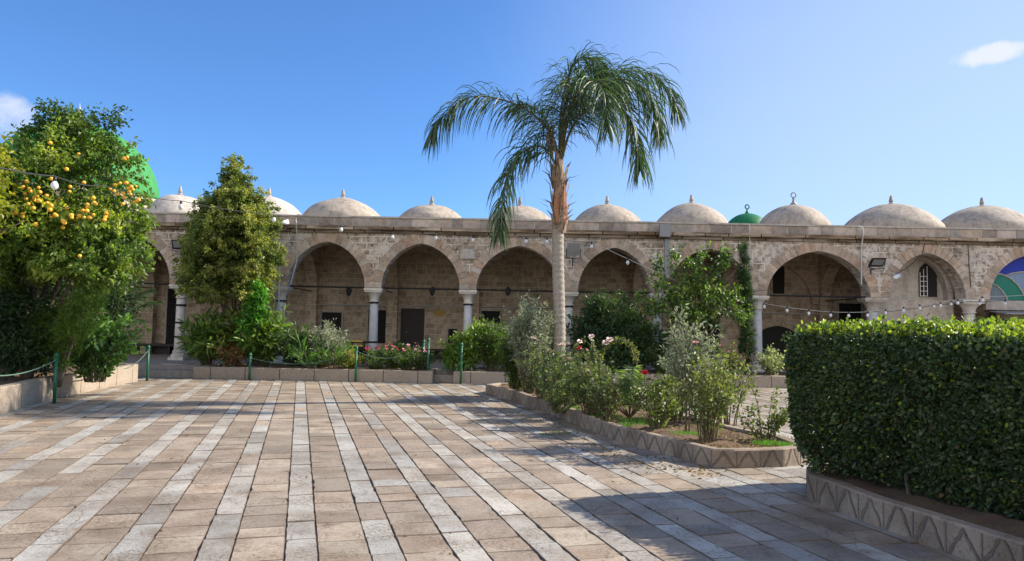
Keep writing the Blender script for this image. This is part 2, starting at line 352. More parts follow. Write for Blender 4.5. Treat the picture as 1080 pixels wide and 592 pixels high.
# paving: rows of slabs running away to the left, narrow pale rows between wider buff rows
TH = math.atan(222/780.0)
SD = Vector((-math.sin(TH), math.cos(TH), 0)); QD = Vector((math.cos(TH), math.sin(TH), 0))
V0 = QD.dot(gnd(317.5, 592)); PER = .572; WW = .222
def slab(mb, s0, s1, v0, v1, col, fine, dz, tilt):
    g = .003 if fine else .004; s0 += g; s1 -= g; v0 += g; v1 -= g
    if s1-s0 < .04: return
    top, low = [], []
    n1 = max(2, int((s1-s0)/.09)) if fine else 1; n2 = max(2, int((v1-v0)/.09)) if fine else 1
    edge = [(s0+(s1-s0)*i/n1, v0, 0, -1) for i in range(n1)] + [(s1, v0+(v1-v0)*i/n2, 1, 0) for i in range(n2)] + \
           [(s1-(s1-s0)*i/n1, v1, 0, 1) for i in range(n1)] + [(s0, v1-(v1-v0)*i/n2, -1, 0) for i in range(n2)]
    cs, cv = (s0+s1)/2, (v0+v1)/2
    for k, (s, v, a, b) in enumerate(edge):
        j = rng.gauss(0, .0022) if fine else rng.gauss(0, .003)
        if fine and rng.random() < .05: j -= .012
        s2 = s+(1 if s > cs else -1)*(j if abs(s-cs) > (s1-s0)*.45 else 0); v2 = v+(1 if v > cv else -1)*(j if abs(v-cv) > (v1-v0)*.45 else 0)
        z = dz+tilt[0]*(s-cs)+tilt[1]*(v-cv)
        p = SD*s2+QD*v2
        low.append((p.x, p.y, z-.045))
        q = SD*(s2+(cs-s2)*.006/max(.05, (s1-s0)/2))+QD*(v2+(cv-v2)*.006/max(.05, (v1-v0)/2))
        top.append((p.x, p.y, z-.006)); low[-1] = (p.x, p.y, -.03)
        edge[k] = (q.x, q.y, z)
    n = len(top); mb.cur = col; mb.add(edge, [tuple(range(n))]); mb.cur = (.16, .13, .10)
    mb.add(edge+top+low, [(n+i, n+(i+1) % n, (i+1) % n, i) for i in range(n)]+[(2*n+i, 2*n+(i+1) % n, n+(i+1) % n, n+i) for i in range(n)])
mb = MB()
TAN = [tuple(v*k for v, k in zip(c, (1.12, 1.13, 1.06))) for c in [(.335, .27, .21), (.31, .245, .19), (.36, .295, .235), (.31, .25, .20), (.28, .23, .18), (.35, .275, .21), (.29, .235, .185), (.34, .285, .225)]]
WHT = [tuple(v*k for v, k in zip(c, (1.02, 1.03, 1.0))) for c in [(.43, .41, .37), (.38, .36, .325), (.45, .425, .38), (.35, .325, .29), (.40, .39, .365)]]
kk = int(26/PER)
for i in range(-kk, kk+1):
    vc = V0+i*PER
    for kind, va, vb in (('w', vc-WW/2, vc+WW/2), ('t', vc+WW/2, vc+PER-WW/2)):
        s = -17+rng.random()*.5
        while s < 30:
            ln = rng.uniform(.42, 1.0) if kind == 'w' else rng.choice([.26, .30, .34, .38, .44, .50, .60])*rng.uniform(.93, 1.07)
            p = SD*(s+ln/2)+QD*((va+vb)/2)
            if -17 < p.x < 17 and -14 < p.y < 21.2:
                fine = 3.5 < p.y < 13 and abs(p.x) < p.y*.8+1
                messy = p.x > .9+.05*p.y and p.y < 12
                if kind == 'w': col = WHT[rng.randrange(5)] if rng.random() < (.94 if not messy else .74) else TAN[rng.randrange(8)]
                else: col = TAN[rng.randrange(8)] if rng.random() < (.985 if not messy else .82) else WHT[rng.randrange(5)]
                if messy and kind == 't' and rng.random() < .25: col = (.30, .27, .24)
                f = rng.uniform(.78, 1.1); lum = sum(col)/3; col = tuple((x*.84+lum*.16)*f for x in col)
                slab(mb, s, s+ln, va, vb, col, fine, rng.gauss(0, .0025), (rng.gauss(0, .006), rng.gauss(0, .008)))
            s += ln
tag(mb.build('pavement', M['pave']), kind='structure')

# terrace under the arcade, with its steps
TZ = .30
mb = MB(); mb.box(-24, 18, 20.9, 27.6, -.04, TZ)
x0, x1 = at(457, 400, 20.2).x, at(477, 400, 20.2).x
lx0, lx1 = at(120, 395, 20.2).x, at(203, 395, 20.2).x
mb.box(x0-.02, x1+.02, 20.5, 20.9, -.04, .2); mb.box(lx0-.3, lx1, 20.45, 20.9, -.04, .18)
tag(mb.build('terrace', M['terrace_stone']), kind='structure')

# ============================================================ ARCADE
YF, YB, YW = 23.22, 23.78, 27.3
ZS, ZC, ZM, ZP = 2.68, 4.40, 4.62, 4.94
ARC = thing('arcade_building', 'long arched stone arcade with shallow domes along the far side of the courtyard', 'arcade', (0, YF, 0))
colpx = [-175, -85, 8, 100, 192, 297, 395, 494, 600, 693, 799, 920, 1022, 1133, 1235]
CX = [at(p, 301+.019*(p-190), 23.5).x for p in colpx]
gl = [.26]*len(CX); gr = [.26]*len(CX)
gr[10] = .2; gl[11] = .2; gr[11] = .42; gl[12] = .27; gr[12] = .48
crown = [4.12]*(len(CX)-1); crown[3] = 4.14; crown[7] = 4.1; crown[8] = 4.1
def arch_curve(xa, xb, zs, zc, n=26, e=.18):
    a = (xb-xa)/2; cx = (xa+xb)/2; Rr = 1+e; rise = math.sqrt(Rr*Rr-e*e); out = []
    for i in range(n+1):
        u = -1+2*i/n; t = abs(u)
        # equal-angle sampling of one arc, mirrored
        ang = math.acos(min(1, e/Rr))*(1-t)
        xx = Rr*math.cos(ang)-e; zz = Rr*math.sin(ang)/rise
        out.append((cx+math.copysign(xx, u)*a if t > 1e-6 else cx, zs+zz*(zc-zs)))
    return out
wall = MB()
def wall_with_arch(mb, xa, xb, x_l, x_r, y0, y1, ztop, zs, zc, n=26):
    """spandrel from x_l to x_r with an arched opening xa..xb"""
    c = arch_curve(xa, xb, zs, zc, n)
    for y, fl in ((y0, 0), (y1, 1)):
        for (ax, az), (bx, bz) in zip(c[:-1], c[1:]):
            q = [(ax, y, az), (bx, y, bz), (bx, y, ztop), (ax, y, ztop)]; mb.add(q, [(0, 1, 2, 3) if not fl else (3, 2, 1, 0)])
        for (sa, sb) in ((x_l, xa), (xb, x_r)):
            if sb-sa > 1e-4:
                q = [(sa, y, zs), (sb, y, zs), (sb, y, ztop), (sa, y, ztop)]; mb.add(q, [(0, 1, 2, 3) if not fl else (3, 2, 1, 0)])
    for (ax, az), (bx, bz) in zip(c[:-1], c[1:]): mb.add([(ax, y0, az), (ax, y1, az), (bx, y1, bz), (bx, y0, bz)], [(0, 1, 2, 3)])
    for (sa, sb) in ((x_l, xa), (xb, x_r)):
        if sb-sa > 1e-4: mb.add([(sa, y0, zs), (sa, y1, zs), (sb, y1, zs), (sb, y0, zs)], [(3, 2, 1, 0)])
bays = []
for i in range(len(CX)-1):
    xa, xb = CX[i]+gr[i], CX[i+1]-gl[i+1]; bays.append((xa, xb, crown[i]))
    wall_with_arch(wall, xa, xb, CX[i], CX[i+1], YF, YB, ZC, ZS, crown[i])
X0, X1 = CX[0], CX[-1]
wall.build('wall', M['facade_stone'], ARC)
mb = MB(); mb.box(X0-.3, X1+.3, YW, YW+.6, TZ, 4.7); mb.box(X0-.3, X0+.25, YB+.02, YW-.004, TZ, 4.7); mb.box(X1-.25, X1+.3, YB+.02, YW-.004, TZ, 4.7)
mb.build('back_wall', M['inner_stone'], ARC)
mb = MB(); mb.box(X0-.3, X1+.3, YF+.05, YW+.6, 4.705, 4.80); mb.build('roof', M['wall_plaster'], ARC)
# voussoirs
for i, (xa, xb, zc) in enumerate(bays):
    mb = MB(); c = arch_curve(xa, xb, ZS, zc, 76); n = 25 if xb-xa < 3 else 31
    cum = [0]
    for p, q in zip(c[:-1], c[1:]): cum.append(cum[-1]+math.hypot(q[0]-p[0], q[1]-p[1]))
    def cp(d):
        d = min(max(d, 0), cum[-1]-1e-6)
        for k in range(len(cum)-1):
            if cum[k+1] >= d:
                f = (d-cum[k])/(cum[k+1]-cum[k]); p, q = c[k], c[k+1]
                tx, tz = q[0]-p[0], q[1]-p[1]; l = math.hypot(tx, tz)
                return p[0]+tx*f, p[1]+tz*f, -tz/l, tx/l
    tot = cum[-1]; ds = [0]+[tot*(k+rng.uniform(-.14, .14))/n for k in range(1, n)]+[tot]
    for k in range(n):
        base = rng.choice([(.52, .40, .30), (.46, .36, .28), (.58, .46, .36), (.50, .36, .26), (.54, .46, .38), (.42, .33, .26)]); f = rng.uniform(.82, 1.08); mb.cur = tuple(x*f for x in base)
        th = rng.uniform(.27, .33)
        a0, a1 = ds[k]+.011, ds[k+1]-.011; ring = []
        mid = (a0+a1)/2
        ps = [cp(a0), cp(mid), cp(a1)]
        inn = [(p[0]-p[2]*.006*0, p[1]) for p in ps]
        outr = [(p[0]+p[2]*th, p[1]+p[3]*th) for p in ps]
        if i in (0,): pass
        poly = [(x, z) for x, z in inn]+[(x, min(z, ZC-.012)) for x, z in reversed(outr)]
        yf, yb = YF-rng.uniform(.006, .02), YF+.03
        m = len(poly); mb.add([(x, yf, z) for x, z in poly]+[(x, yb, z) for x, z in poly], [tuple(range(m))]+[(j, m+j, m+(j+1) % m, (j+1) % m) for j in range(m)])
    mb.build('arch_ring', M['block'], ARC)
# pale plaster spandrel patches keep to the stone material. cornice and parapet courses of real blocks
def course(name, mat, z0, z1, ya, yb, l0, l1, pal, lip=0):
    mb = MB(); x = X0-.3
    while x < X1+.3:
        l = rng.uniform(l0, l1); b = rng.choice(pal); f = rng.uniform(.86, 1.12); mb.cur = tuple(v*f for v in b)
        d = rng.uniform(0, .012); mb.box(x+.016, min(x+l, X1+.3)-.016, ya-d, yb, z0+.004, z1-.004); x += l
    return mb.build(name, mat, ARC)
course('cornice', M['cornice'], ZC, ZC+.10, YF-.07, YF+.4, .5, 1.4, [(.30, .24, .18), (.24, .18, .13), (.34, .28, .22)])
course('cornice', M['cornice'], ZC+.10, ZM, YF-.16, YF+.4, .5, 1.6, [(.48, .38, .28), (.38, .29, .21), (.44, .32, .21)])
course('parapet', M['block'], ZM, ZP-.05, YF-.04, YF+.35, .35, .75, [(.46, .38, .31), (.36, .30, .25), (.56, .47, .39), (.50, .40, .31), (.40, .35, .30)])
mb = MB(); mb.box(X0-.3, X1+.3, YF-.075, YF+.38, ZP-.05, ZP); mb.box(X0-.3, X1+.3, YF-.034, YF+.3, ZM-.002, ZP-.052); mb.build('coping', M['dome_white'], ARC)
# columns
def column(i):
    x = CX[i]; mat = M['white_marble'] if i in (0, 1, 2, 3, 4, 5, 8, 12, 13) else M['blue_granite']
    big = 1.25 if i in (11, 12) else 1.0
    r = (.145 if i != 4 else .155)*big; mb = MB()
    mb.lathe([(r*1.02, .32), (r, .9), (r*.96, 1.5), (r*.9, 2.26)], (x, 23.5, 0), 28)
    c = mb.build('column', mat, ARC, True)
    mb = MB(); mb.box(x-.24*big, x+.24*big, 23.26, 23.74, TZ, TZ+.1)
    mb.lathe([(.235*big, TZ+.10), (.245*big, TZ+.14), (.23*big, TZ+.18), (.185*big, TZ+.20), (.19*big, TZ+.24), (.2*big, TZ+.27), (.175*big, TZ+.3)], (x, 23.5, 0), 28)
    mb.build('base', M['white_marble'], c, False)
    mb = MB(); w = .285*big
    mb.lathe([(r*.9, 2.24), (r*1.12, 2.255), (r*1.12, 2.285), (r*.95, 2.30), (.15*big, 2.38), (.185*big, 2.46), (.235*big, 2.53), (.25*big, 2.55)], (x, 23.5, 0), 28)
    mb.box(x-w+.02, x+w-.02, 23.24, 23.76, 2.552, 2.60); mb.box(x-w, x+w, 23.215, 23.785, 2.602, 2.677)
    mb.build('capital', M['white_marble'] if i != 11 else M['wall_plaster'], c)
    if i in (4, 5, 6, 7, 8):
        for z in ((1.0, 1.45, 2.0) if i == 4 else (.95, 2.2)):
            b = MB(); b.lathe([(r*1.04, z), (r*1.07, z+.01), (r*1.07, z+.05), (r*1.03, z+.06)], (x, 23.5, 0), 20); b.build('iron_band', M['black_metal'], c)
for i in range(len(CX)): column(i)
# transverse arches between every column and the back wall, tie rods, wall arches
for i in range(1, len(CX)-1):
    mb = MB(); tmp = MB(); wall_with_arch(tmp, YB+.05, YW-.3, YB+.001, YW-.002, CX[i]-.2, CX[i]+.2, 4.70, ZS, 4.15, 18)
    mb.v = [(v[1], v[0], v[2]) for v in tmp.v]; mb.f = tmp.f; mb.c = tmp.c; mb.uv = tmp.uv; mb.mi = tmp.mi
    mb.box(CX[i]-.2, CX[i]+.2, YW-.3, YW-.002, TZ, ZS-.002)
    mb.build('transverse_arch', M['inner_stone'], ARC)
for i, (xa, xb, zc) in enumerate(bays):
    if i == 10:
        mb = MB(); wall_with_arch(mb, CX[i]+.42, CX[i+1]-.42, CX[i]+.201, CX[i+1]-.201, YW-.16, YW-.003, 4.70, ZS-.1, 4.05, 20)
        mb.build('wall_arch', M['inner_stone'], ARC)
    if i not in (11, 12):
        mb = MB(); mb.tube([(CX[i]-.05, 23.5, 2.70), (CX[i+1]+.05, 23.5, 2.70)], .03, 6); mb.build('tie_rod', M['black_metal'], ARC)
for i in range(1, len(CX)-1):
    mb = MB(); mb.tube([(CX[i], 23.6, 2.70), (CX[i], YW-.02, 2.70)], .02, 6); mb.build('tie_rod', M['black_metal'], ARC)
# dark low bench along the back wall and conduit
mb = MB(); mb.box(X0+.3, at(700, 360, 26.9).x, 26.75, 27.29, TZ+.3, TZ+.38)
for k in range(22):
    xx = X0+.6+k*.78
    if xx < at(695, 360, 26.9).x: mb.box(xx, xx+.07, 26.8, 27.2, TZ, TZ+.298)
mb.box(X0+.3, at(700, 360, 26.9).x, 27.1, 27.15, TZ+.005, TZ+.297)
tag(single(mb.build('wall_bench', M['dark_wood']), (-4, 27, TZ)), 'long low dark bench against the back wall of the arcade', 'bench')
def pz(px, py, Y): return at(px, py, Y).z
mb = MB(); mb.tube([at(322, 312, 27.2), at(322, 321, 27.2), at(440, 322.5, 27.2), at(600, 325, 27.2), at(700, 327, 27.2)], .02, 6)
mb.build('conduit', M['pipe'], ARC)
mb = MB(); mb.tube([at(805, 330, 27.2), at(884, 331.5, 27.2)], .02, 6); mb.build('conduit', M['pipe'], ARC)
# openings in the back wall: frame, dark leaf, grille
def opening(name, pa, pb, ya, yb, label=None, mat='dark_wood', frame=True, grille=0, Y=YW, handle=False, zb=None):
    a, b = at(pa, ya, Y), at(pb, yb, Y); x0, x1 = a.x, b.x; z1 = a.z; z0 = zb if zb is not None else b.z
    m = MB(); m.box(x0, x1, Y-.035, Y-.004, z0, z1); o = m.build(name, M[mat], ARC)
    if frame:
        m = MB(); w = .06
        m.box(x0-w, x0-.002, Y-.07, Y-.003, z0, z1+w); m.box(x1+.002, x1+w, Y-.07, Y-.003, z0, z1+w); m.box(x0, x1, Y-.068, Y-.003, z1+.002, z1+w-.002)
        m.build('frame', M['wall_plaster'] if mat != 'dark_wood' else M['dark_wood'], o)
    if grille:
        m = MB()
        for k in range(1, grille): m.tube([(x0+(x1-x0)*k/grille, Y-.055, z0), (x0+(x1-x0)*k/grille, Y-.055, z1)], .01, 5)
        nh = int((z1-z0)/.28)
        for k in range(1, nh+1): m.tube([(x0, Y-.06, z0+(z1-z0)*k/(nh+1)), (x1, Y-.06, z0+(z1-z0)*k/(nh+1))], .01, 5)
        m.build('grille', M['black_metal'], o)
    if handle:
        m = MB(); m.tube([(x0+.09, Y-.045, z0+.95), (x0+.09, Y-.09, z0+.95), (x0+.2, Y-.09, z0+.95)], .014, 6); m.build('handle', M['grey_metal'], o)
    return o
opening('door', 425, 445, 327, 370, handle=True, zb=TZ+.02)
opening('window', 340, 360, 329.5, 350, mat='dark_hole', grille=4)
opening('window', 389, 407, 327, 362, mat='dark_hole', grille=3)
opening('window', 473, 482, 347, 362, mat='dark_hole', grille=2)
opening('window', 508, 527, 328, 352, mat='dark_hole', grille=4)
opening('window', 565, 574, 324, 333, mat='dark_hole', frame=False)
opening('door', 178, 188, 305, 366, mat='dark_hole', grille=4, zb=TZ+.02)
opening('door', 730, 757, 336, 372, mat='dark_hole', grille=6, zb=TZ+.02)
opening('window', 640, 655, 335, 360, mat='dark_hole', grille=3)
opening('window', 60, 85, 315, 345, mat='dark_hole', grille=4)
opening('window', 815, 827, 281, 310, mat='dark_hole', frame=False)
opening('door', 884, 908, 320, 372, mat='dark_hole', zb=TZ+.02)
# small arched recess of the seventh bay
xa, xb = at(799, 350, YW).x, at(839, 350, YW).x; zt = pz(818, 344, YW)
m = MB(); c = arch_curve(xa, xb, zt-.45, zt, 16); pts = [(xa, TZ+.01)]+c+[(xb, TZ+.01)]
n = len(pts); m.add([(x, YW-.2, z) for x, z in pts]+[(x, YW-.004, z) for x, z in pts], [tuple(range(n))]+[(j, n+j, n+(j+1) % n, (j+1) % n) for j in range(n)])
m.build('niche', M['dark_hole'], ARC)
m = MB(); a = at(464, 327, YW); m.lathe([(.0, 0), (.19, 0), (.2, .02), (.0, .03)], (0, 0, 0), 20)
m.v = [(a.x+v[0]*1.1, YW-.002-v[2], a.z-.12+v[1]*.6) for v in m.v]; m.build('plaque', M['plaque'], ARC)
# eighth bay: whitewashed screen wall with pointed latticed window; ninth: coloured glass lunette
def arched_plate(mb, xa, xb, zb, zs, zc, y0, y1, n=20):
    pts = [(xa, zb)]+arch_curve(xa, xb, zs, zc, n)+[(xb, zb)]; k = len(pts)
    mb.add([(x, y0, z) for x, z in pts]+[(x, y1, z) for x, z in pts], [tuple(range(k)), tuple(range(2*k-1, k-1, -1))]+[(j, k+j, k+(j+1) % k, (j+1) % k) for j in range(k)])
i8 = 11; xa, xb, zc = bays[i8]; yy = 23.98
m = MB(); wall_with_arch(m, xa+.55, xb-.1, CX[i8]+.205, CX[i8+1]-.205, yy, yy+.3, 4.7, ZS, 4.02, 20); m.box(CX[i8]+.205, CX[i8+1]-.205, yy, yy+.3, TZ, ZS-.003)
m.build('screen_wall', M['wall_plaster'], ARC)
m = MB(); m.box(xa+.5, xb-.05, yy+.301, yy+.45, ZS, 4.3); m.build('screen_wall', M['dome_white'], ARC)
wa, wb = at(974, 290, yy).x, at(993, 290, yy).x; zb_, zt_ = pz(983, 313, yy+.2), pz(983, 277, yy+.2)
m = MB(); arched_plate(m, wa, wb, zb_, zt_-.4, zt_, yy+.26, yy+.299); w8 = m.build('window', M['dark_hole'], ARC)
m = MB()
for k in range(0, 3): m.tube([(wa+.02+(wb-wa)*k/5, yy+.24, zb_), (wa+.02+(wb-wa)*k/5, yy+.24, zt_-.32+.1*k)], .012, 5)
for k in range(0, 5): m.tube([(wa+.01, yy+.235, zb_+.02+k*.16), (wa+.02+(wb-wa)*.4, yy+.235, zb_+.02+k*.16)], .012, 5)
m.build('grille', M['white_paint'], w8)
xa, xb, zc = bays[12]; yg = 23.45; a = (xb-xa)/2; cx = (xa+xb)/2; H = zc-ZS
def edge_z(x):
    c = arch_curve(xa, xb, ZS, zc, 80)
    for p, q in zip(c[:-1], c[1:]):
        if p[0] <= x <= q[0]: return p[1]+(q[1]-p[1])*(x-p[0])/max(1e-6, q[0]-p[0])
    return ZS
Cc = arch_curve(-1, 1, 0, 1, 60)
def bound(u0, u1):
    return [p for p in Cc if u0 <= p[0] <= u1]
def near_edge(p): return min(Cc, key=lambda q: (q[0]-p[0])**2+(q[1]-p[1])**2)
arc1 = [(-.98, .36), (-.85, .37), (-.70, .31), (-.58, .2), (-.5, .09), (-.46, 0)]
arc2 = [(-.80, .60), (-.60, .58), (-.38, .49), (-.2, .34), (-.08, .16), (0, 0)]
arc3 = [(-.52, .545), (-.35, .60), (-.17, .63), (0, .64)]
arc1[0] = near_edge(arc1[0]); arc2[0] = near_edge(arc2[0])
def reg(poly, mat, nm, yo=0):
    for sx in (1, -1):
        P = [(cx+sx*x*a*.998, ZS+z*H*.998) for x, z in poly]; k = len(P); m = MB()
        m.add([(x, yg+yo, z) for x, z in P]+[(x, yg+yo+.02, z) for x, z in P], [tuple(range(k)), tuple(range(2*k-1, k-1, -1))]+[(j, k+j, k+(j+1) % k, (j+1) % k) for j in range(k)])
        m.build(nm, M[mat], fan)
m = MB()
for arc in (arc1, arc2, arc3):
    for sx in (1, -1): m.tube([(cx+sx*x*a, yg-.02, ZS+z*H) for x, z in arc], .022, 6)
m.tube([(cx, yg-.02, ZS+.64*H), (cx, yg-.02, zc)], .02, 6)
m.box(xa+.01, xb-.01, yg-.05, yg+.05, ZS-.07, ZS-.002)
fan = m.build('fanlight', M['wall_plaster'], ARC)
reg([(-1, 0)]+[p for p in Cc if p[0] < -.5 and 0 < p[1] <= arc1[0][1]]+arc1, 'glass_grey', 'pane')
reg([p for p in Cc if p[0] < -.5 and arc1[0][1] <= p[1] <= arc2[0][1]]+arc2+list(reversed(arc1)), 'glass_green', 'pane')
reg([p for p in Cc if p[0] <= .0001 and p[1] >= arc2[0][1]]+[(0, .64)]+list(reversed(arc3))[1:]+list(reversed(arc2[:2])), 'glass_blue', 'pane')
reg([(-.52, .545)]+arc3[1:]+[(0, 0)]+list(reversed(arc2[2:-1])), 'glass_pale', 'pane')
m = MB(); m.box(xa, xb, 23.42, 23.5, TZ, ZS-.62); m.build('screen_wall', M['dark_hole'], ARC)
m = MB(); m.box(xa, xb, 23.4, 23.52, ZS-.30, ZS-.072); m.build('lintel_panel', M['wall_plaster'], ARC)
m = MB(); m.add([(xa+.1, 22.6, ZS-.42), (xb+.3, 22.6, ZS-.42), (xb+.3, 23.4, ZS-.34), (xa+.1, 23.4, ZS-.34), (xa+.1, 22.6, ZS-.45), (xb+.3, 22.6, ZS-.45), (xb+.3, 23.4, ZS-.37), (xa+.1, 23.4, ZS-.37)],
    [(0, 1, 2, 3), (7, 6, 5, 4), (4, 5, 1, 0), (5, 6, 2, 1), (6, 7, 3, 2), (7, 4, 0, 3)]); m.build('awning', M['steel_grey'], ARC)
# domes
ZR = 4.80
def dome(px, hw, ytop, mat, fin='cone', Y=25.5):
    yp = 226+.0178*(px-160); x = at(px, yp, Y).x; zt = at(px, ytop, Y).z; zp = at(px, yp, Y).z; h = zt-zp; Rr = (hw*hw+h*h)/(2*h)
    prof = [(hw+.05, ZR-.004), (hw+.03, zp-.12)]; a1 = math.acos((Rr-h)/Rr)
    prof += [(Rr*math.sin(a1*(1-k/16)), zt-Rr+Rr*math.cos(a1*(1-k/16))) for k in range(17)]
    prof[-1] = (0.0001, zt)
    m = MB(); m.lathe(prof, (x, Y, 0), 56)
    # gently uneven lime plaster
    ph = rng.uniform(0, 6)
    m.v = [(v[0]+.012*math.sin(v[2]*9+ph), v[1], v[2]+.014*math.sin(v[0]*5+v[1]*4+ph)) for v in m.v]
    d = m.build('dome', mat, ARC, True)
    m = MB()
    if fin == 'cone': m.lathe([(.10, -.03), (.11, .02), (.05, .07), (.045, .09), (.075, .10), (.06, .16), (.035, .30), (.02, .32), (0, .325)], (x, Y, zt), 14)
    elif fin == 'ring':
        m.lathe([(.13, -.03), (.12, .03), (.05, .10), (.035, .2), (.05, .23), (.02, .27)], (x, Y, zt), 14)
        m.tube([(x+.085*math.sin(t), Y, zt+.345-.085*math.cos(t)) for t in [R(15+330*k/16) for k in range(17)]], .02, 7)
    m.build('finial', M['dome_plaster'] if fin == 'cone' else M['steel_grey'], d, True)
for px, hw, yt, w in ((-80, 1.2, 203, 0), (10, 1.2, 204, 0), (100, 1.2, 205, 0), (189, 1.15, 206, 1), (283, 1.18, 208, 1), (361, 1.36, 209.5, 0), (455, 1.15, 216.5, 0), (548, 1.15, 217.5, 0), (640, 1.18, 216.3, 0),
                      (729, 1.24, 215, 0), (940, 1.6, 216, 0), (1036, 1.6, 218, 0), (1145, 1.5, 220, 0)):
    dome(px, hw, yt, M['dome_white'] if w else M['dome_plaster'])
dome(837, 1.19, 216.3, M['dome_plaster'], 'ring')
# pipes and boxes fixed to the front
def fpt(px, py, o=.03): p = at(px, py, YF-o); return p
m = MB(); m.tube([fpt(312, 230, .2), fpt(313.5, 252, .1), fpt(313, 275), fpt(309, 290), fpt(306.5, 300)], .018, 6); m.build('conduit', M['pipe'], ARC)
m = MB(); m.tube([fpt(295.5, 262), fpt(294.5, 300), fpt(293.5, 345)], .022, 6); m.build('conduit', M['pipe'], ARC)
m = MB(); m.tube([fpt(903, 240, .1), fpt(905.5, 239, .25), fpt(909.5, 240, .26), fpt(910.5, 246, .22), fpt(908.5, 262, .05), fpt(908.5, 300, .04)], .022, 6); m.build('conduit', M['pipe'], ARC)
m = MB(); m.tube([fpt(790.5, 237, .2), fpt(790.8, 262, .06), fpt(791, 300)], .014, 6); m.build('conduit', M['pipe'], ARC)
m = MB(); a = fpt(700.5, 250, 0); b = fpt(705, 250, 0); m.box(a.x, b.x, YF-.10, YF-.024, 2.7, ZC-.01); m.build('downpipe', M['steel_grey'], ARC)
m = MB(); a = fpt(694, 238, 0); b = fpt(705, 251, 0); m.box(a.x, b.x, YF-.30, YF-.17, b.z, a.z); m.build('junction_box', M['steel_grey'], ARC)
m = MB(); m.tube([fpt(975, 258, .03), fpt(973, 268, .02), fpt(960, 280, .2), fpt(944, 290, .3)], .012, 5); m.build('conduit', M['cable'], ARC)
m = MB(); m.tube([fpt(1021, 256, .03), fpt(1022.5, 285, .03), fpt(1024, 303, .03)], .012, 5); m.build('conduit', M['cable'], ARC)
m = MB(); a = fpt(485.5, 262.5); b = fpt(501, 273.5); m.box(a.x, b.x, YF-.1, YF-.004, b.z, a.z); o = m.build('wall_box', M['wall_plaster']); single(o, (a.x, YF-.05, b.z))
tag(o, 'pale flat box fixed to the wall between the third and fourth full arches', 'electrical box')
m = MB(); m.box(a.x+.03, b.x-.03, YF-.108, YF-.101, b.z+.03, a.z-.03); m.build('cover', M['dome_white'], o, origin=(a.x, YF-.05, b.z))

# ============================================================ MOSQUE HALL AND GREEN DOMES BEHIND
GY = 42.0
c = at(79, 205, GY); gt = at(79, 131, GY); rr = at(160, 205, GY).x-c.x; hh = gt.z-c.z
H0 = thing('mosque_hall', 'square stone hall with big bright green dome, rising behind the orange tree', 'mosque', (c.x, GY, 0))
m = MB(); m.box(c.x-7, c.x+6.2, GY-4.6, GY+9, -.04, 6.0); m.build('wall', M['hall_stone'], H0)
m = MB(); m.box(c.x-7.2, c.x+6.4, GY-4.8, GY+9.2, 6.0, 6.35); m.build('cornice', M['block'], H0)
m = MB(); m.lathe([(rr*.99, 6.35), (rr*.99, c.z-.45), (rr*1.05, c.z-.4), (rr*1.05, c.z-.2), (rr*.98, c.z-.15)], (c.x, GY, 0), 40); m.build('drum', M['hall_stone'], H0)
m = MB(); m.lathe([(rr*math.cos(t), c.z-.15+(hh+.15)*math.sin(t)) for t in [math.pi/2*k/24 for k in range(25)]], (c.x, GY, 0), 72); m.build('dome', M['green_dome'], H0, True)
m = MB(); m.lathe([(.2, -.05), (.1, .2), (.2, .4), (.08, .6), (.14, .8), (.03, 1.0), (0, 1.3)], (c.x, GY, gt.z), 14); m.build('finial', M['grey_metal'], H0, True)
GY = 36.0; c = at(788, 236, GY); gt = at(788, 225.3, GY)
K0 = thing('domed_kiosk', 'small dark green dome with ring finial showing over the arcade roof', 'kiosk', (c.x, GY, 0))
m = MB(); m.lathe([(2.2, 0), (2.2, 5.2)], (c.x, GY, 0), 8); m.build('wall', M['hall_stone'], K0)
hw = .95; h = gt.z-c.z; Rr = (hw*hw+h*h)/(2*h); zb = 5.9; a1 = math.acos(max(-1, (Rr-(gt.z-zb))/Rr)); 
m = MB(); m.lathe([(Rr*math.sin(a1), 5.2)]+[(Rr*math.sin(a1*(1-k/16)), gt.z-Rr+Rr*math.cos(a1*(1-k/16))) for k in range(17)], (c.x, GY, 0), 40); d = m.build('dome', M['dark_green_dome'], K0, True)
m = MB(); m.lathe([(.14, -.03), (.10, .04), (.05, .12), (.04, .2), (.02, .24)], (c.x, GY, gt.z), 12); m.tube([(c.x+.10*math.sin(t), GY, gt.z+.33-.10*math.cos(t)) for t in [R(15+330*k/16) for k in range(17)]], .03, 7)
m.build('finial', M['dark_green_dome'], K0, True)
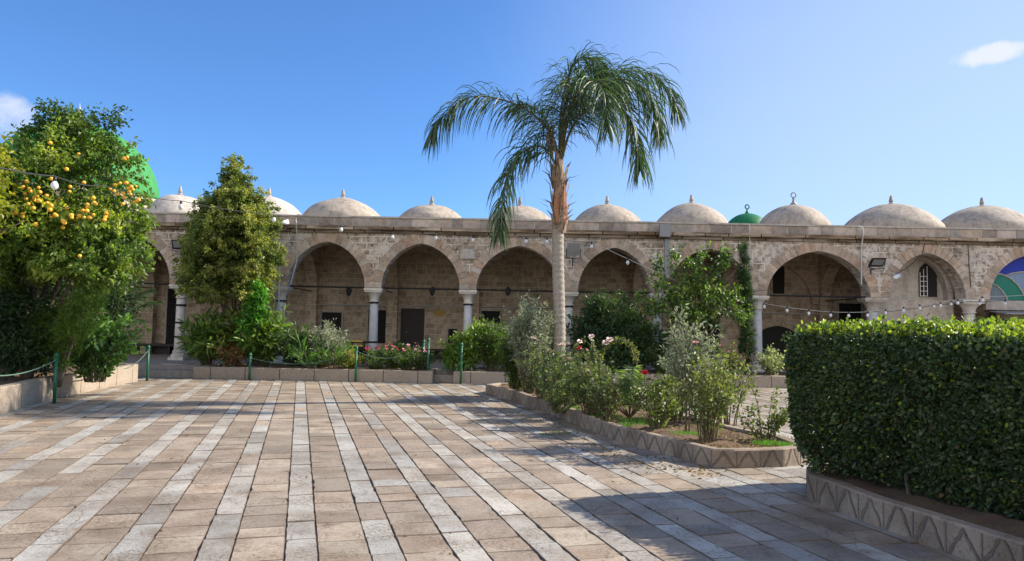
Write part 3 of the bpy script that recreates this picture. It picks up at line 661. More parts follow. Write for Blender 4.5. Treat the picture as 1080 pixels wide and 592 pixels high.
# ============================================================ PLANTERS
def offset_poly(P, d):
    n = len(P); out = []
    for i in range(n):
        a, b, c = Vector(P[i-1]), Vector(P[i]), Vector(P[(i+1) % n])
        e1 = (b-a).normalized(); e2 = (c-b).normalized(); n1 = Vector((-e1.y, e1.x)); n2 = Vector((-e2.y, e2.x))
        k = n1+n2; k = k/max(.3, k.dot(n1)) if k.length > 1e-6 else n1
        out.append(tuple(b+k*d))
    return out
def planter(name, label, P, h, w, mat, group=None, soil_z=None, block=None):
    """P: counter-clockwise ground outline (x,y)"""
    ar = sum(P[i-1][0]*P[i][1]-P[i][0]*P[i-1][1] for i in range(len(P)))
    if ar < 0: P = P[::-1]
    cx = sum(p[0] for p in P)/len(P); cy = sum(p[1] for p in P)/len(P)
    T = thing(name, label, 'planter', (cx, cy, 0), group)
    # fine outline with small wobble
    Q = []
    for i in range(len(P)):
        a, b = Vector(P[i]), Vector(P[(i+1) % len(P)]); L = (b-a).length; k = max(1, int(L/.45))
        Q += [tuple(a+(b-a)*(j/k)) for j in range(k)]
    I = offset_poly(Q, w); n = len(Q); m = MB(); u = 0
    zj = [h+rng.uniform(-.008, .008) for _ in Q]; bev = .015
    O2 = offset_poly(Q, bev); I2 = offset_poly(Q, w-bev)
    for i in range(n):
        j = (i+1) % n; L = math.dist(Q[i], Q[j]); f = rng.uniform(.85, 1.12); m.cur = (f, f, f)
        a, b, c, d, e, g = Q[i], Q[j], O2[i], O2[j], I2[i], I2[j]; za, zb = zj[i], zj[j]
        m.add([(*a, -.04), (*b, -.04), (*b, zb-bev), (*a, za-bev)], [(0, 1, 2, 3)], [[(u, 0), (u+L, 0), (u+L, .97), (u, .97)]])
        m.add([(*a, za-bev), (*b, zb-bev), (*d, zb), (*c, za)], [(0, 1, 2, 3)], [[(u, .98), (u+L, .98), (u+L, 1), (u, 1)]])
        m.add([(*c, za), (*d, zb), (*g, zb), (*e, za)], [(0, 1, 2, 3)], [[(u, 1), (u+L, 1), (u+L, 1), (u, 1)]])
        m.add([(*e, za), (*g, zb), (*I[j], zb-bev), (*I[i], za-bev)], [(0, 1, 2, 3)], [[(u, 1), (u+L, 1), (u+L, 1), (u, 1)]])
        m.add([(*I[i], za-bev), (*I[j], zb-bev), (*I[j], h-.16), (*I[i], h-.16)], [(0, 1, 2, 3)], [[(u, 1), (u+L, 1), (u+L, 1), (u, 1)]])
        u += L
    m.build('kerb', mat, T)
    import bmesh
    bm = bmesh.new(); S = offset_poly(Q, w-.01); sz = soil_z if soil_z is not None else h-.05
    vs = [bm.verts.new((p[0]-cx, p[1]-cy, sz)) for p in S]; bm.faces.new(vs)
    bmesh.ops.triangulate(bm, faces=bm.faces[:])
    for _ in range(3): 
        es = [e for e in bm.edges if e.calc_length() > .35]
        if es: bmesh.ops.subdivide_edges(bm, edges=es, cuts=1, use_grid_fill=False); bmesh.ops.triangulate(bm, faces=bm.faces[:])
    for v in bm.verts:
        if not v.is_boundary: v.co.z += .03*math.sin(v.co.x*5+v.co.y*3)+rng.uniform(0, .035)
    me = bpy.data.meshes.new('soil'); bm.to_mesh(me); bm.free(); me.materials.append(M['soil'])
    for p in me.polygons: p.use_smooth = True
    o = bpy.data.objects.new('soil', me); COL.objects.link(o); o.parent = T
    return T
def g2(px, py, z=0): p = gnd(px, py, z); return (p.x, p.y)
BED = [g2(512, 415), g2(540, 422.5), g2(570, 433), g2(610, 449), g2(650, 465), g2(685, 475.5), g2(717, 483.5), g2(735, 489), g2(752, 492.5), g2(775, 494), g2(800, 493.5), (3.22, 8.78), (3.5, 8.95), (3.66, 9.3), (3.60, 9.75), (3.1, 11.1), (2.5, 13.2), (1.9, 15.4), (1.4, 17.4), (.6, 18.1), (-.3, 18.0)]
planter('flower_bed', 'long low rose bed with patterned stone kerb running diagonally through the courtyard', BED, .21, .13, M['stamped'], 'planting beds with stamped kerbs')
HB = [(2.85, 7.15), (3.02, 6.25), (3.34, 5.15), (3.75, 3.9), (4.2, 2.6), (6.6, 3.4), (6.0, 6.2), (5.3, 8.3), (4.7, 8.6), (3.0, 7.55)]
planter('flower_bed', 'near patterned stone planter holding the big clipped hedge', HB, .235, .13, M['stamped'], 'planting beds with stamped kerbs', .2)
LB = [g2(-60, 460), g2(0, 437), g2(60, 420), g2(110, 409.5), g2(145, 402.5), (-11.5, 20.0), (-16, 20.0), (-16, 9.8)]
planter('stone_planter', 'raised beige stone planter under the orange tree on the left', LB, .43, .2, M['kerb_beige'], None, .36, 2)
B1 = [(at(203, 400, 20).x, 20.02), (at(456, 400, 20).x, 20.02), (at(456, 400, 20).x, 22.3), (at(203, 400, 20).x, 22.3)]
planter('stone_planter', 'low beige stone planter in front of the arcade, left of the steps', B1, .32, .18, M['kerb_beige'], None, .30, 3)
B2 = [(at(478, 400, 20.0).x, 20.06), (3.0, 20.3), (7.6, 20.75), (13.5, 20.9), (13.5, 22.6), (at(478, 400, 20).x, 22.3)]
planter('stone_planter', 'long beige stone planter in front of the arcade, right of the steps', B2, .32, .18, M['kerb_beige'], None, .30, 3)

# ============================================================ PLANTS
G_DK = [(.028, .055, .018), (.045, .09, .024), (.07, .12, .03)]
G_MID = [(.03, .06, .018), (.06, .11, .028), (.11, .17, .045)]
G_BR = [(.035, .085, .02), (.075, .16, .035), (.14, .24, .055)]
G_YEL = [(.05, .08, .015), (.12, .15, .025), (.26, .25, .04)]
G_OLV = [(.045, .06, .022), (.085, .10, .035), (.15, .15, .06)]
G_SIL = [(.16, .19, .12), (.23, .26, .18), (.38, .40, .31)]
G_ROSE = [(.03, .055, .024), (.06, .095, .035), (.11, .145, .055), (.15, .11, .055)]
def bez(p0, p1, p2, n=7):
    return [p0*(1-t)**2+p1*2*t*(1-t)+p2*t*t for t in [i/n for i in range(n+1)]]
def trunk_mesh(T, base, tops, r0, mat='bark', name='trunk', lean=None, twigs=3):
    m = MB(); base = Vector(base)
    for tp in tops:
        tp = Vector(tp); mid = base*.45+tp*.55+Vector((rng.uniform(-.15, .15), rng.uniform(-.15, .15), -.1*(tp-base).length))
        mid.x = base.x+(mid.x-base.x)*.5; mid.y = base.y+(mid.y-base.y)*.5
        pts = bez(base-Vector((0, 0, .08)), mid, tp, 9); m.tube(pts, [r0*(1-.85*i/9) for i in range(10)], 7)
        for _ in range(twigs):
            k = rng.randint(5, 8); a = pts[k]; d = Vector((rng.gauss(0, 1), rng.gauss(0, 1), rng.uniform(0, 1.2))).normalized()*(tp-base).length*rng.uniform(.15, .3)
            m.tube([a, a+d*.5+Vector((0, 0, .02)), a+d], [r0*.3, r0*.2, r0*.08], 5)
    return m.build(name, M[mat], T, True)
def tree(name, label, cat, base, blobs, n, L, W, pal, mat='leaf', r0=.08, clump=14, spread=.16, shell=.3, six=False, group=None, tops=None, cs=1.2, tm='bark', ca=.6, crownname='crown'):
    T = thing(name, label, cat, base, group)
    tops = tops or [(b[0], b[1], b[2]) for b in blobs]
    trunk_mesh(T, base, tops, r0, tm)
    P, D, C, O = crown_pts(blobs, n, clump, spread, shell)
    keep = P[:, 2] > base[2]+.03; P, D = P[keep], D[keep]
    leaves(crownname, P, D, L, W, lcol(len(P), pal, P, cs, ca), M[mat], T, six=six)
    return T, C, O
def shrub(name, label, base, h, rad, nst, L, W, pal, mat='leaf', dens=26, sub=3, bare=.25, spread=.5, group=None, cat='shrub', six=False, up=.4, flowers=None, droop=.1, stem_r=.008, jit=.03, tip=None):
    """woody or leafy shrub: arching stems from one foot, side shoots, leaves set along them"""
    T = thing(name, label, cat, base, group); b = Vector(base); m = MB(); P = []; D = []; tips = []
    for i in range(nst):
        az = rng.uniform(0, 2*math.pi); k = math.sqrt(rng.random()); hh = h*rng.uniform(.45, 1.08)*(1-.28*k*k)
        r = rad*k; e = b+Vector((r*math.cos(az), r*math.sin(az), hh-droop*k*h*.3)); s = b+Vector((r*.22*math.cos(az)+rng.gauss(0, .02), r*.22*math.sin(az)+rng.gauss(0, .02), -.04))
        c = s+Vector(((e.x-s.x)*(.25 if droop < .3 else .5), (e.y-s.y)*(.25 if droop < .3 else .5), hh*(.7+droop)))
        pts = bez(s, c, e, 8); m.tube(pts, [stem_r*(1.3-.95*j/8) for j in range(9)], 5, False); tips.append((pts[-1], (pts[-1]-pts[-2]).normalized()))
        paths = [(pts, bare)]
        for q in range(sub):
            j = rng.randint(3, 7); a = pts[j]; t = (pts[j+1 if j < 8 else 8]-pts[j-1]).normalized()
            d = (t+Vector((rng.gauss(0, .6), rng.gauss(0, .6), rng.gauss(up*.4, .35)))).normalized()*h*rng.uniform(.14, .3)
            pp = bez(a, a+d*.5+Vector((0, 0, .02)), a+d, 4); m.tube(pp, [stem_r*.6, stem_r*.55, stem_r*.5, stem_r*.4, stem_r*.2], 4, False); paths.append((pp, .1)); tips.append((pp[-1], d.normalized()))
        for pp, b0 in paths:
            ln = sum((pp[j+1]-pp[j]).length for j in range(len(pp)-1)); nl = max(2, int(dens*ln*(1-b0)))
            for _ in range(nl):
                t = b0+(1-b0)*rng.random(); x = t*(len(pp)-1); j = min(int(x), len(pp)-2); f = x-j
                p = pp[j]*(1-f)+pp[j+1]*f; tg = (pp[j+1]-pp[j]).normalized()
                o = Vector((rng.gauss(0, 1), rng.gauss(0, 1), rng.gauss(0, 1))).normalized()
                P.append(tuple(p+o*jit)); D.append(tuple(tg*up+o*.9+Vector((0, 0, .05))))
    m.build('stems', M['stem'], T, True)
    P = np.array(P); leaves('foliage', P, np.array(D), L, W, lcol(len(P), pal, P, 2.2, .4), M[mat], T, six=six)
    T['_tips'] = 0; del T['_tips']
    if flowers:
        nf, col, r = flowers; tips.sort(key=lambda q: -q[0].z)
        pick = tips[:max(1, nf*2)]; rng.shuffle(pick)
        for (p, d) in pick[:nf]: rose(T, p+d*.02, d, r*rng.uniform(.8, 1.15), col)
    return T
def rose(T, p, d, r, col):
    """cupped flower: three whorls of rounded petals about the stalk end"""
    m = MB(); d = (d+Vector((0, 0, .3))).normalized(); a = d.orthogonal().normalized(); b = d.cross(a)
    for ring, (k, op, sc) in enumerate(((5, .95, 1), (5, .6, .8), (4, .25, .6))):
        for i in range(k):
            w = 2*math.pi*(i+ring*.5)/k; o = a*math.cos(w)+b*math.sin(w); s = d.cross(o)
            f = rng.uniform(.8, 1.15); m.cur = tuple(min(1, c*f*(1-.1*ring)) for c in col)
            p0 = p+o*r*.08; p1 = p+o*r*.55*op*sc+d*r*.35; p2 = p+o*r*(.25+.8*op)*sc+d*r*(.85-.4*op)
            m.add([p0-s*r*.1, p0+s*r*.1, p1+s*r*.45*sc, p2+s*r*.28*sc, p2+o*r*.05, p2-s*r*.28*sc, p1-s*r*.45*sc], [(0, 1, 2, 6), (2, 3, 4, 5, 6)])
    return m.build('rose_flower', M['petal'], T, True)

# ---- orange tree on the left
bx = at(28, 396, 14.6); base = (bx.x, 14.6, .34)
def B(px, py, Y, rx, ry=None, rz=None):
    p = at(px, py, Y); return (p.x, p.y, p.z, rx, ry or rx, rz or rx)
blobs = [B(60, 190, 14.2, 1.05, 1.1, .95), B(86, 155, 14.4, .50, .6, .42), B(118, 175, 14.2, .42, .5, .5), B(50, 250, 13.9, 1.35, 1.2, .8), B(118, 232, 14.0, .72, .8, .62),
         B(124, 272, 13.9, .6, .7, .42), B(85, 282, 13.7, .8, .8, .35), B(15, 220, 14.3, 1.0, 1.0, 1.0), B(0, 275, 14.0, .9, .9, .5), B(-40, 240, 14.6, 1.2, 1.3, 1.2), B(40, 155, 14.6, .42, .5, .4)]
OT, oc, oo = tree('orange_tree', 'tall orange tree loaded with ripe fruit at the left edge', 'tree', base, blobs, 33000, .115, .058,
    [(.04, .078, .018), (.075, .13, .026), (.16, .22, .04), (.33, .33, .055)], r0=.075, clump=24, spread=.12, shell=.3, six=False)
# twigs reaching up out of the crown
P, D, C, O = crown_pts([B(46, 108+8, 14.5, .12, .1, .22), B(52, 128, 14.5, .25, .2, .3), B(68, 122, 14.5, .2, .2, .25), B(112, 128, 14.4, .22, .2, .3), B(124, 122, 14.4, .14, .15, .18), B(118, 160, 14.4, .3, .3, .3), B(78, 128, 14.4, .3, .3, .25), B(72, 135, 14.4, .4, .4, .3)], 3000, 10, .09, .4)
leaves('shoot', P, D, .1, .045, lcol(len(P), G_MID, P), M['leaf'], OT)
mo = MB(); mo.lathe([(.0001, -.042), (.02, -.038), (.036, -.02), (.042, 0), (.036, .022), (.02, .038), (.0001, .041)], (0, 0, 0), 10)
def pxof(p):
    v = Vector(p)-EYE; z = v.dot(_f); return 540+F*v.dot(CR)/z, 296-F*v.dot(CU)/z
cpx = np.array([pxof(c) for c in oc]); cY = oc[:, 1]
def front(px, py, r=9):
    d = np.hypot(cpx[:, 0]-px, cpx[:, 1]-py); k = d < r
    return cY[k].min() if k.any() else None
clus = [(28, 200, 9, 9), (38, 212, 12, 12), (60, 226, 12, 7), (76, 234, 9, 9), (93, 222, 9, 8), (110, 228, 6, 4), (127, 210, 8, 6), (134, 197, 7, 6), (116, 196, 6, 3), (148, 214, 5, 3), (22, 226, 8, 6), (60, 200, 16, 6), (80, 163, 4, 2), (52, 152, 4, 1), (90, 272, 6, 1), (131, 167, 3, 2), (100, 205, 14, 4)]
first = None; i = 0
for (ux, uy, sr, nn_) in clus:
    for q in range(nn_):
        x, y = ux+rng.gauss(0, sr*.75), uy+rng.gauss(0, sr*.6); Y = front(x, y)
        if Y is None: continue
        p = at(x, y, Y-.16-rng.random()*.06)-Vector(base)
        if first is None:
            ob = mo.build('orange', M['orange'], OT, True, origin=(0, 0, 0)); first = ob
            me2 = first.data.copy(); me2.materials.clear(); me2.materials.append(M['lemon_orange'])
        else: ob = first.copy(); COL.objects.link(ob)
        if (x < 100 and rng.random() < .7): ob.data = me2
        ob.parent = OT; ob.location = p; s_ = rng.uniform(.68, 1.0); ob.scale = (s_, s_, s_*.95); i += 1
# yellow-leaved citrus at the frame edge
tree('citrus_tree', 'yellow green leaved tree cut by the left edge, beside the fruit laden tree', 'tree', (at(-50, 400, 12.6).x, 12.6, .34), [B(-14, 178, 12.4, .36, .5, .55), B(-20, 215, 12.4, .5, .5, .5), B(-60, 200, 12.7, .9, .9, 1.1), B(-30, 160, 12.5, .3, .3, .3)], 6500, .10, .055,
     [(.06, .10, .015), (.16, .19, .02), (.30, .28, .03)], r0=.08, clump=12, spread=.12)
# dark thicket, feathery conifer and bright shrub under it
tree('evergreen_tree', 'dark shaded evergreen filling the corner under the orange tree', 'tree', (at(10, 395, 15.8).x, 15.8, .34), [B(5, 335, 13.9, .7, .5, .7), B(35, 350, 13.9, .6, .4, .6), B(10, 375, 13.7, .5, .4, .35), B(5, 330, 15.8, 1.0, .8, .9), B(45, 320, 15.0, .8, .8, 1.0), B(90, 330, 16.6, .9, .7, .8), B(-45, 330, 15.8, 1.2, 1, 1.2), B(40, 365, 14.6, .8, .7, .5), B(115, 315, 17.4, .7, .6, .8)], 24000, .11, .05, [(.014, .03, .011), (.024, .05, .016), (.04, .075, .02)], r0=.1, shell=.4)
tree('conifer_shrub', 'feathery bright green conifer leaning out between the orange tree and the leafy bush', 'shrub', (at(62, 398, 14.2).x, 14.2, .36), [B(90, 322, 13.7, .26, .3, .34), B(76, 345, 13.8, .34, .3, .38), B(98, 310, 13.6, .17, .2, .2), B(62, 370, 14.0, .24, .25, .3), B(50, 345, 14.0, .35, .3, .4)], 13000, .085, .012,
     [(.035, .075, .01), (.07, .13, .016), (.12, .19, .028)], 'leaf_dull', r0=.06, clump=26, spread=.07, shell=.35)
shrub('leafy_bush', 'bright green broad leaved bush spilling over the left planter kerb', (at(100, 398, 14.9).x, 14.9, .34), 1.35, .85, 46, .125, .075, G_BR, 'leaf_gloss', 34, 4, .1, six=True, up=.3)
def frond(m_leaf, m_r, pts, n, ll, w, plum=.5, droop=.9, r0=.02, start=.14, sy=None, seg=4, k0=.5):
    """pinnate leaf: rachis through pts, drooping leaflets on both sides"""
    pts = [Vector(p) for p in pts]; C = [pts[0]*2-pts[1]]+pts+[pts[-1]*2-pts[-2]]; S = []
    ns = len(pts)-1
    def cr(t):
        x = min(t*ns, ns-1e-6); i = int(x); f = x-i; a, b, c, d = C[i:i+4]
        return ((b*2)+(c-a)*f+(a*2-b*5+c*4-d)*f*f+(b*3-a-c*3+d)*f**3)*.5
    Q = [cr(i/24) for i in range(25)]; m_r.tube(Q, [r0*(1-.88*i/24) for i in range(25)], 6)
    for i in range(n):
        t = start+(1-start)*(i+rng.random()*.5)/n; p = cr(t); tg = (cr(min(1, t+.02))-cr(max(0, t-.02))).normalized()
        up = Vector((0, 0, 1)); sd = tg.cross(up)
        if sd.length < .15: sd = tg.cross(Vector((0, 1, .2)))
        sd.normalize(); nn = sd.cross(tg)
        for s in (-1, 1):
            el = rng.gauss(0, plum); a = rng.uniform(.9, 1.25)*(1-.55*t**2)
            d = (tg*math.cos(a)+(sd*s*math.cos(el)+nn*math.sin(el))*math.sin(a)).normalized()
            L = ll*(k0+(1-k0)*math.sin(math.pi*min(1, t*1.02)**.8))*(rng.uniform(.75, 1.1)) if t < .93 else ll*.4*rng.uniform(.7, 1.1)
            q = p.copy(); P = [q.copy()]; wd = [w*.5]
            for j in range(seg):
                d = (d+Vector((0, 0, -droop*(.35+.5*j)/seg*1.6))).normalized(); q = q+d*(L/seg); P.append(q.copy()); wd.append(w*(1, .98, .85, .6, .4)[min(j+1, 4)] if j < seg-1 else w*.1)
            sv = d.cross(Vector((rng.gauss(0, 1), rng.gauss(0, 1), rng.gauss(0, .3)))).normalized()
            c = rng.choice([(.038, .072, .026), (.055, .095, .036), (.085, .13, .055), (.033, .058, .03)]); f = rng.uniform(.8, 1.3); m_leaf.cur = tuple(x*f for x in c)
            m_leaf.strip(P, wd, [sv]*len(P))
# small drooping palm fronds behind the bright bush
T = thing('young_palm', 'grey green palm fronds arching out beside the leftmost visible arch', 'palm', (at(112, 395, 17.5).x, 17.5, .34)); ml = MB(); mr = MB(); b0 = Vector((at(112, 395, 17.5).x, 17.5, .34))
for px, py, dy in ((160, 305, -.4), (168, 318, .1), (150, 340, -.8), (80, 300, .2), (100, 290, .6), (70, 330, -.3)):
    e = at(px, py, 17.5+dy); frond(ml, mr, [b0, b0*.6+Vector((e.x, e.y, e.z))*.4+Vector((0, 0, .6)), b0*.25+Vector((e.x, e.y, e.z))*.75+Vector((0, 0, .35)), Vector((e.x, e.y, e.z))], 46, .36, .011, .2, .45, .014, .3)
mr.build('leaf_stalk', M['stem'], T); ml.build('frond', M['leaf_dull'], T)

# ---- conical mottled tree over the left planter
b = at(246, 396, 21.3); cbl = []
prof = [(176, 6), (188, 14), (200, 23), (214, 32), (228, 41), (244, 48), (260, 54), (276, 57), (292, 57), (308, 52)]
for py, hw in prof:
    k = max(1, int(hw/9))
    for j in range(k):
        f = ((j+.5)/k*2-1) if k > 1 else 0
        cbl.append(B(248+f*hw*.80+rng.uniform(-2, 2)-(6 if py > 230 else 0), py+rng.uniform(-4, 4), 21.2+rng.uniform(-.5, .5)*hw/40, .30+.08*(hw > 30), .34+hw*.008, .32))
for j in range(14): cbl.append(B(246+rng.uniform(-30, 30), rng.uniform(210, 300), 21.2+rng.uniform(-.9, .5), .5, .5, .45))
for py_, hw_ in ((200, 12), (215, 20), (232, 27), (250, 32), (268, 35), (286, 35), (300, 30)): cbl.append(B(247, py_, 21.2, hw_*.0273*.85, .6, .5))
for px, py in ((226, 212), (272, 206), (210, 232), (288, 238), (200, 262), (243, 182), (258, 190), (212, 250), (194, 284), (292, 268), (222, 226)): cbl.append(B(px, py, 21.1, .24, .24, .3))
tree('conical_tree', 'tall cone shaped tree with mottled yellow green foliage in front of the arcade', 'tree', (b.x, 21.3, .34), cbl, 105000, .072, .052,
     [(.035, .06, .02), (.075, .11, .03), (.15, .18, .045), (.28, .28, .08), (.40, .36, .16)], 'leaf', .09, 34, .075, .34, tops=[at(246, 185, 21.2), at(225, 240, 21), at(270, 240, 21.3), at(220, 280, 21), at(275, 285, 21.2)], cs=2.2, ca=.5)
tree('climber', 'bright green leafy climber growing up the right foot of the cone shaped tree', 'climbing plant', (at(268, 392, 20.9).x, 20.9, .34), [B(268, 330, 20.7, .26, .2, .45), B(272, 312, 20.7, .2, .2, .3), B(262, 350, 20.7, .3, .25, .35)], 2600, .13, .085, [(.05, .15, .02), (.10, .26, .03)], 'leaf_gloss', .02, 10, .1, six=True)
gb = 'broad leaved shrubs in the left planter'
for px, h, r, pal, lb in ((218, 1.25, .75, G_MID, 'broad leaved green shrub at the left end of the planter under the cone shaped tree'), (245, 1.35, .7, G_OLV, 'broad leaved shrub with some browned leaves, in the middle under the cone shaped tree'), (278, 1.35, .75, G_BR, 'pale green long leaved shrub on the right under the cone shaped tree')):
    q = at(px, 394, 20.95); shrub('broad_leaved_shrub', lb, (q.x, 20.95, .33), h*1.12, r, 40, .30, .085, [(.05, .09, .02), (.10, .17, .03), (.20, .27, .06)] if px != 245 else [(.05, .08, .02), (.12, .16, .03), (.25, .26, .07)], 'leaf_gloss', 22, 2, .15, group=gb, six=True, up=.7)
q = at(246, 396, 20.6); shrub('dry_shrub', 'withered red brown plant at the kerb below the cone shaped tree', (q.x, 20.5, .33), .75, .4, 16, .2, .06, [(.16, .07, .03), (.28, .15, .07), (.2, .18, .05)], 'leaf_dull', 16, 2, .1, six=True)
q = at(340, 394, 21); shrub('silvery_shrub', 'silvery green shrub with whitish seed heads below the first window', (q.x, 21.0, .33), 1.25, .62, 50, .12, .035, G_SIL, 'leaf_dull', 40, 4, .2, up=.7)
q = at(312, 394, 20.8); shrub('leafy_bush', 'dark green leafy bush between the broad leaved shrub and the silvery one', (q.x, 20.8, .33), 1.1, .75, 42, .16, .06, G_DK, 'leaf_gloss', 30, 3, .1, six=True)
for px, lb in ((325, 'long strap leaved plant arching left of the silvery shrub'), (352, 'long strap leaved plant at the foot of the silvery shrub')):
    q = at(px, 396, 20.5); shrub('strap_leaved_plant', lb, (q.x, 20.5, .33), .75, .55, 20, .42, .055, G_BR, 'leaf_gloss', 12, 0, .05, group='strap leaved plants', up=1.2, cat='plant')
q = at(368, 396, 20.4); shrub('golden_shrub', 'low yellow green shrub beside the green post below the first full arch', (q.x, 20.45, .33), .5, .5, 40, .07, .035, [(.10, .12, .02), (.22, .22, .04), (.34, .30, .08)], 'leaf', 50, 3, .0)
gr_ = 'low pink flowered bushes by the steps'
for k, px in enumerate((396, 412, 428, 443)):
    q = at(px, 394, 20.6); shrub('flowering_bush', ('low green bush with a few pink blooms, nearest the blue column', 'low bush thick with pink blooms, second from the blue column', 'low bush with pale pink blooms before the dark door', 'low pink flowered bush next to the steps')[k],
        (q.x, 20.6+.1*(k % 2), .33), .58+.06*(k == 1), .48, 34, .065, .038, G_MID, 'leaf', 44, 3, .05, group=gr_, flowers=((5, 12, 10, 9)[k], ((.75, .12, .22), (.80, .22, .32), (.85, .55, .55), (.8, .35, .42))[k], .05))
q = at(420, 394, 21.6); shrub('leafy_bush', 'dark low bush behind the pink flowers in front of the door', (q.x, 21.5, .33), .7, .8, 36, .1, .05, G_DK, 'leaf', 36, 3, .05)
# ---- right of the steps
q = at(490, 392, 20.9); tree('light_green_bush', 'light green bush right of the steps with a green post before it', 'shrub', (q.x, 20.9, .33), [B(490, 368, 20.7, .42, .5, .42), B(505, 360, 20.9, .4, .5, .4), B(480, 378, 20.6, .3, .4, .3)], 4200, .13, .06, [(.05, .10, .015), (.12, .20, .03), (.20, .28, .05)], 'leaf_gloss', .02, 10, .12, six=True)
q = at(518, 392, 20.8); shrub('leafy_bush', 'mid green bush with upright shoots behind the tip of the rose bed', (q.x, 20.8, .33), 1.35, .7, 55, .12, .05, G_MID, 'leaf', 40, 4, .1, up=.8)
# dark laurel, lemon tree, cypress in the far right planter
q = at(650, 392, 21.6); tree('laurel_bush', 'big dark green laurel bush in the shade behind the rose arch', 'shrub', (q.x, 21.6, .33), [B(625, 350, 21.6, .6, .6, .75), B(655, 345, 21.6, .8, .6, .8), B(680, 362, 21.7, .65, .6, .7), B(632, 325, 21.5, .35, .4, .4), B(640, 380, 21.4, .9, .5, .5)], 15000, .12, .055, [(.018, .04, .016), (.032, .068, .022), (.06, .10, .035)], 'leaf_gloss', .05, 14, .14, .35)
q = at(735, 392, 21.5)
lb_ = [B(712, 318, 21.2, .55, .5, .45), B(752, 312, 21.4, .6, .55, .45), B(733, 300, 21.4, .5, .5, .45), B(735, 332, 21.3, .8, .6, .35), B(697, 300, 21.2, .3, .35, .35), B(694, 280, 21.2, .12, .15, .45), B(712, 272, 21.3, .12, .15, .5), B(730, 282, 21.3, .26, .3, .3), B(742, 270, 21.3, .10, .15, .35), B(758, 285, 21.4, .16, .2, .5), B(765, 268, 21.4, .1, .2, .4), B(772, 312, 21.3, .35, .4, .25), B(690, 325, 21.0, .4, .4, .25), B(780, 330, 21.2, .3, .4, .2), B(675, 312, 21.2, .25, .3, .12)]
tree('lemon_tree', 'loose lemon tree with pale glossy shoots, left of the thin cypress', 'tree', (q.x, 21.5, .33), lb_, 4400, .125, .065, [(.03, .065, .018), (.06, .11, .028), (.10, .165, .035), (.26, .33, .06)], 'leaf_gloss', .05, 9, .14, .5, six=True, ca=.3)
q = at(788, 392, 21.7); cyp = [B(788+(288-py)*.02*0-4+ (py-255)*.03, py, 21.7, .08+.15*min(1, (py-250)/70), .26, .28) for py in range(262, 378, 9)]
tree('cypress', 'thin dark green cypress standing between the lemon tree and the wide arch', 'tree', (q.x, 21.7, .33), cyp, 15000, .075, .014, [(.012, .028, .010), (.022, .055, .014), (.045, .10, .022)], 'leaf_dull', .05, 26, .05, .3, tops=[at(785, 262, 21.7)])
for px, h, r, pal, lb in ((700, .8, .6, G_DK, 'low dark bush under the lemon tree'), (765, .75, .6, G_OLV, 'olive green bush at the foot of the cypress'), (815, .75, .7, G_SIL, 'silvery low bush in the far planter beside the clipped hedge'), (740, .6, .6, G_OLV, 'low olive bush under the lemon tree crown, before the dark gated door'), (570, 1.3, .8, G_MID, 'green bush in the far planter behind the palm trunk')):
    q = at(px, 394, 21.1); shrub('low_shrub', lb, (q.x, 21.3 if px > 600 else 20.9, .33), h, r, 44, .09, .04, pal, 'leaf', 36, 4, .05)
q = at(880, 392, 21.3); shrub('low_shrub', 'green bush in the far planter hidden behind the clipped hedge', (q.x, 21.7, .33), .9, .9, 40, .1, .05, G_MID, 'leaf', 30, 3, .05)

# ---- plants of the rose bed
def bed(px, py): p = gnd(px, py, .17); return (p.x, p.y, .165)
grp = 'rose bushes of the diagonal bed'
PINK = (.80, .42, .38); PALE = (.85, .66, .58); RED = (.62, .03, .03)
q = bed(545, 411); shrub('dark_bush', 'dense dark green bush at the far tip of the rose bed', q, 1.35, .46, 60, .10, .045, G_MID, 'leaf', 46, 4, .05, up=.6)
q = bed(556, 414); shrub('silver_shrub', 'tall silver grey shrub just left of the palm trunk', q, 1.95, .55, 46, .10, .03, G_SIL, 'leaf_dull', 56, 5, .25, up=.7)
for px, py, h, r, ns, fl, lb in (
    (572, 422, 1.05, .50, 34, (4, PALE, .07), 'rose bush with pale blooms close left of the palm trunk'),
    (604, 424, 1.1, .45, 26, (3, PALE, .065), 'rose bush with cream pink blooms close right of the palm trunk'),
    (622, 440, .95, .42, 32, (1, RED, .06), 'dark leaved rose bush with a red bloom in front of the rose arch'),
    (588, 433, .8, .42, 30, (1, PALE, .06), 'low leafy rose bush at the foot of the palm trunk'),
    (640, 446, .72, .34, 26, None, 'small grey green rose bush by the kerb beside the bright grass'),
    (692, 455, .78, .36, 22, (1, RED, .05), 'sparse twiggy rose bush near the kerb in the middle of the bed'),
    (745, 467, 1.12, .44, 24, (1, PINK, .04), 'largest open branched rose bush at the near end of the bed'),
    (768, 446, 1.25, .42, 13, (2, PINK, .04), 'tall thin stemmed rose with pink tips near the back kerb'),
    (806, 466, .66, .36, 13, None, 'small sparse rose bush at the near corner next to the hedge'),
    (600, 428, .95, .5, 26, (1, PALE, .055), 'loose rose bush between the palm trunk and the red bloomed one'),
    (712, 446, .95, .45, 20, None, 'mid height green rose bush behind the staked silver shrub'),
    (628, 425, 1.2, .4, 14, (1, PALE, .055), 'wispy tall rose bush beside the left foot of the rose arch')):
    q = bed(px, py); shrub('rose_bush', lb, q, h, r, ns, .055 if py > 438 else .065, .036 if py > 438 else .042, [(.045, .075, .02), (.085, .12, .03), (.14, .17, .05), (.2, .2, .08)] if px > 660 else G_ROSE, 'leaf_gloss', 42, 4, .18, group=grp, six=py > 438, flowers=fl, cat='rose bush', stem_r=.007)
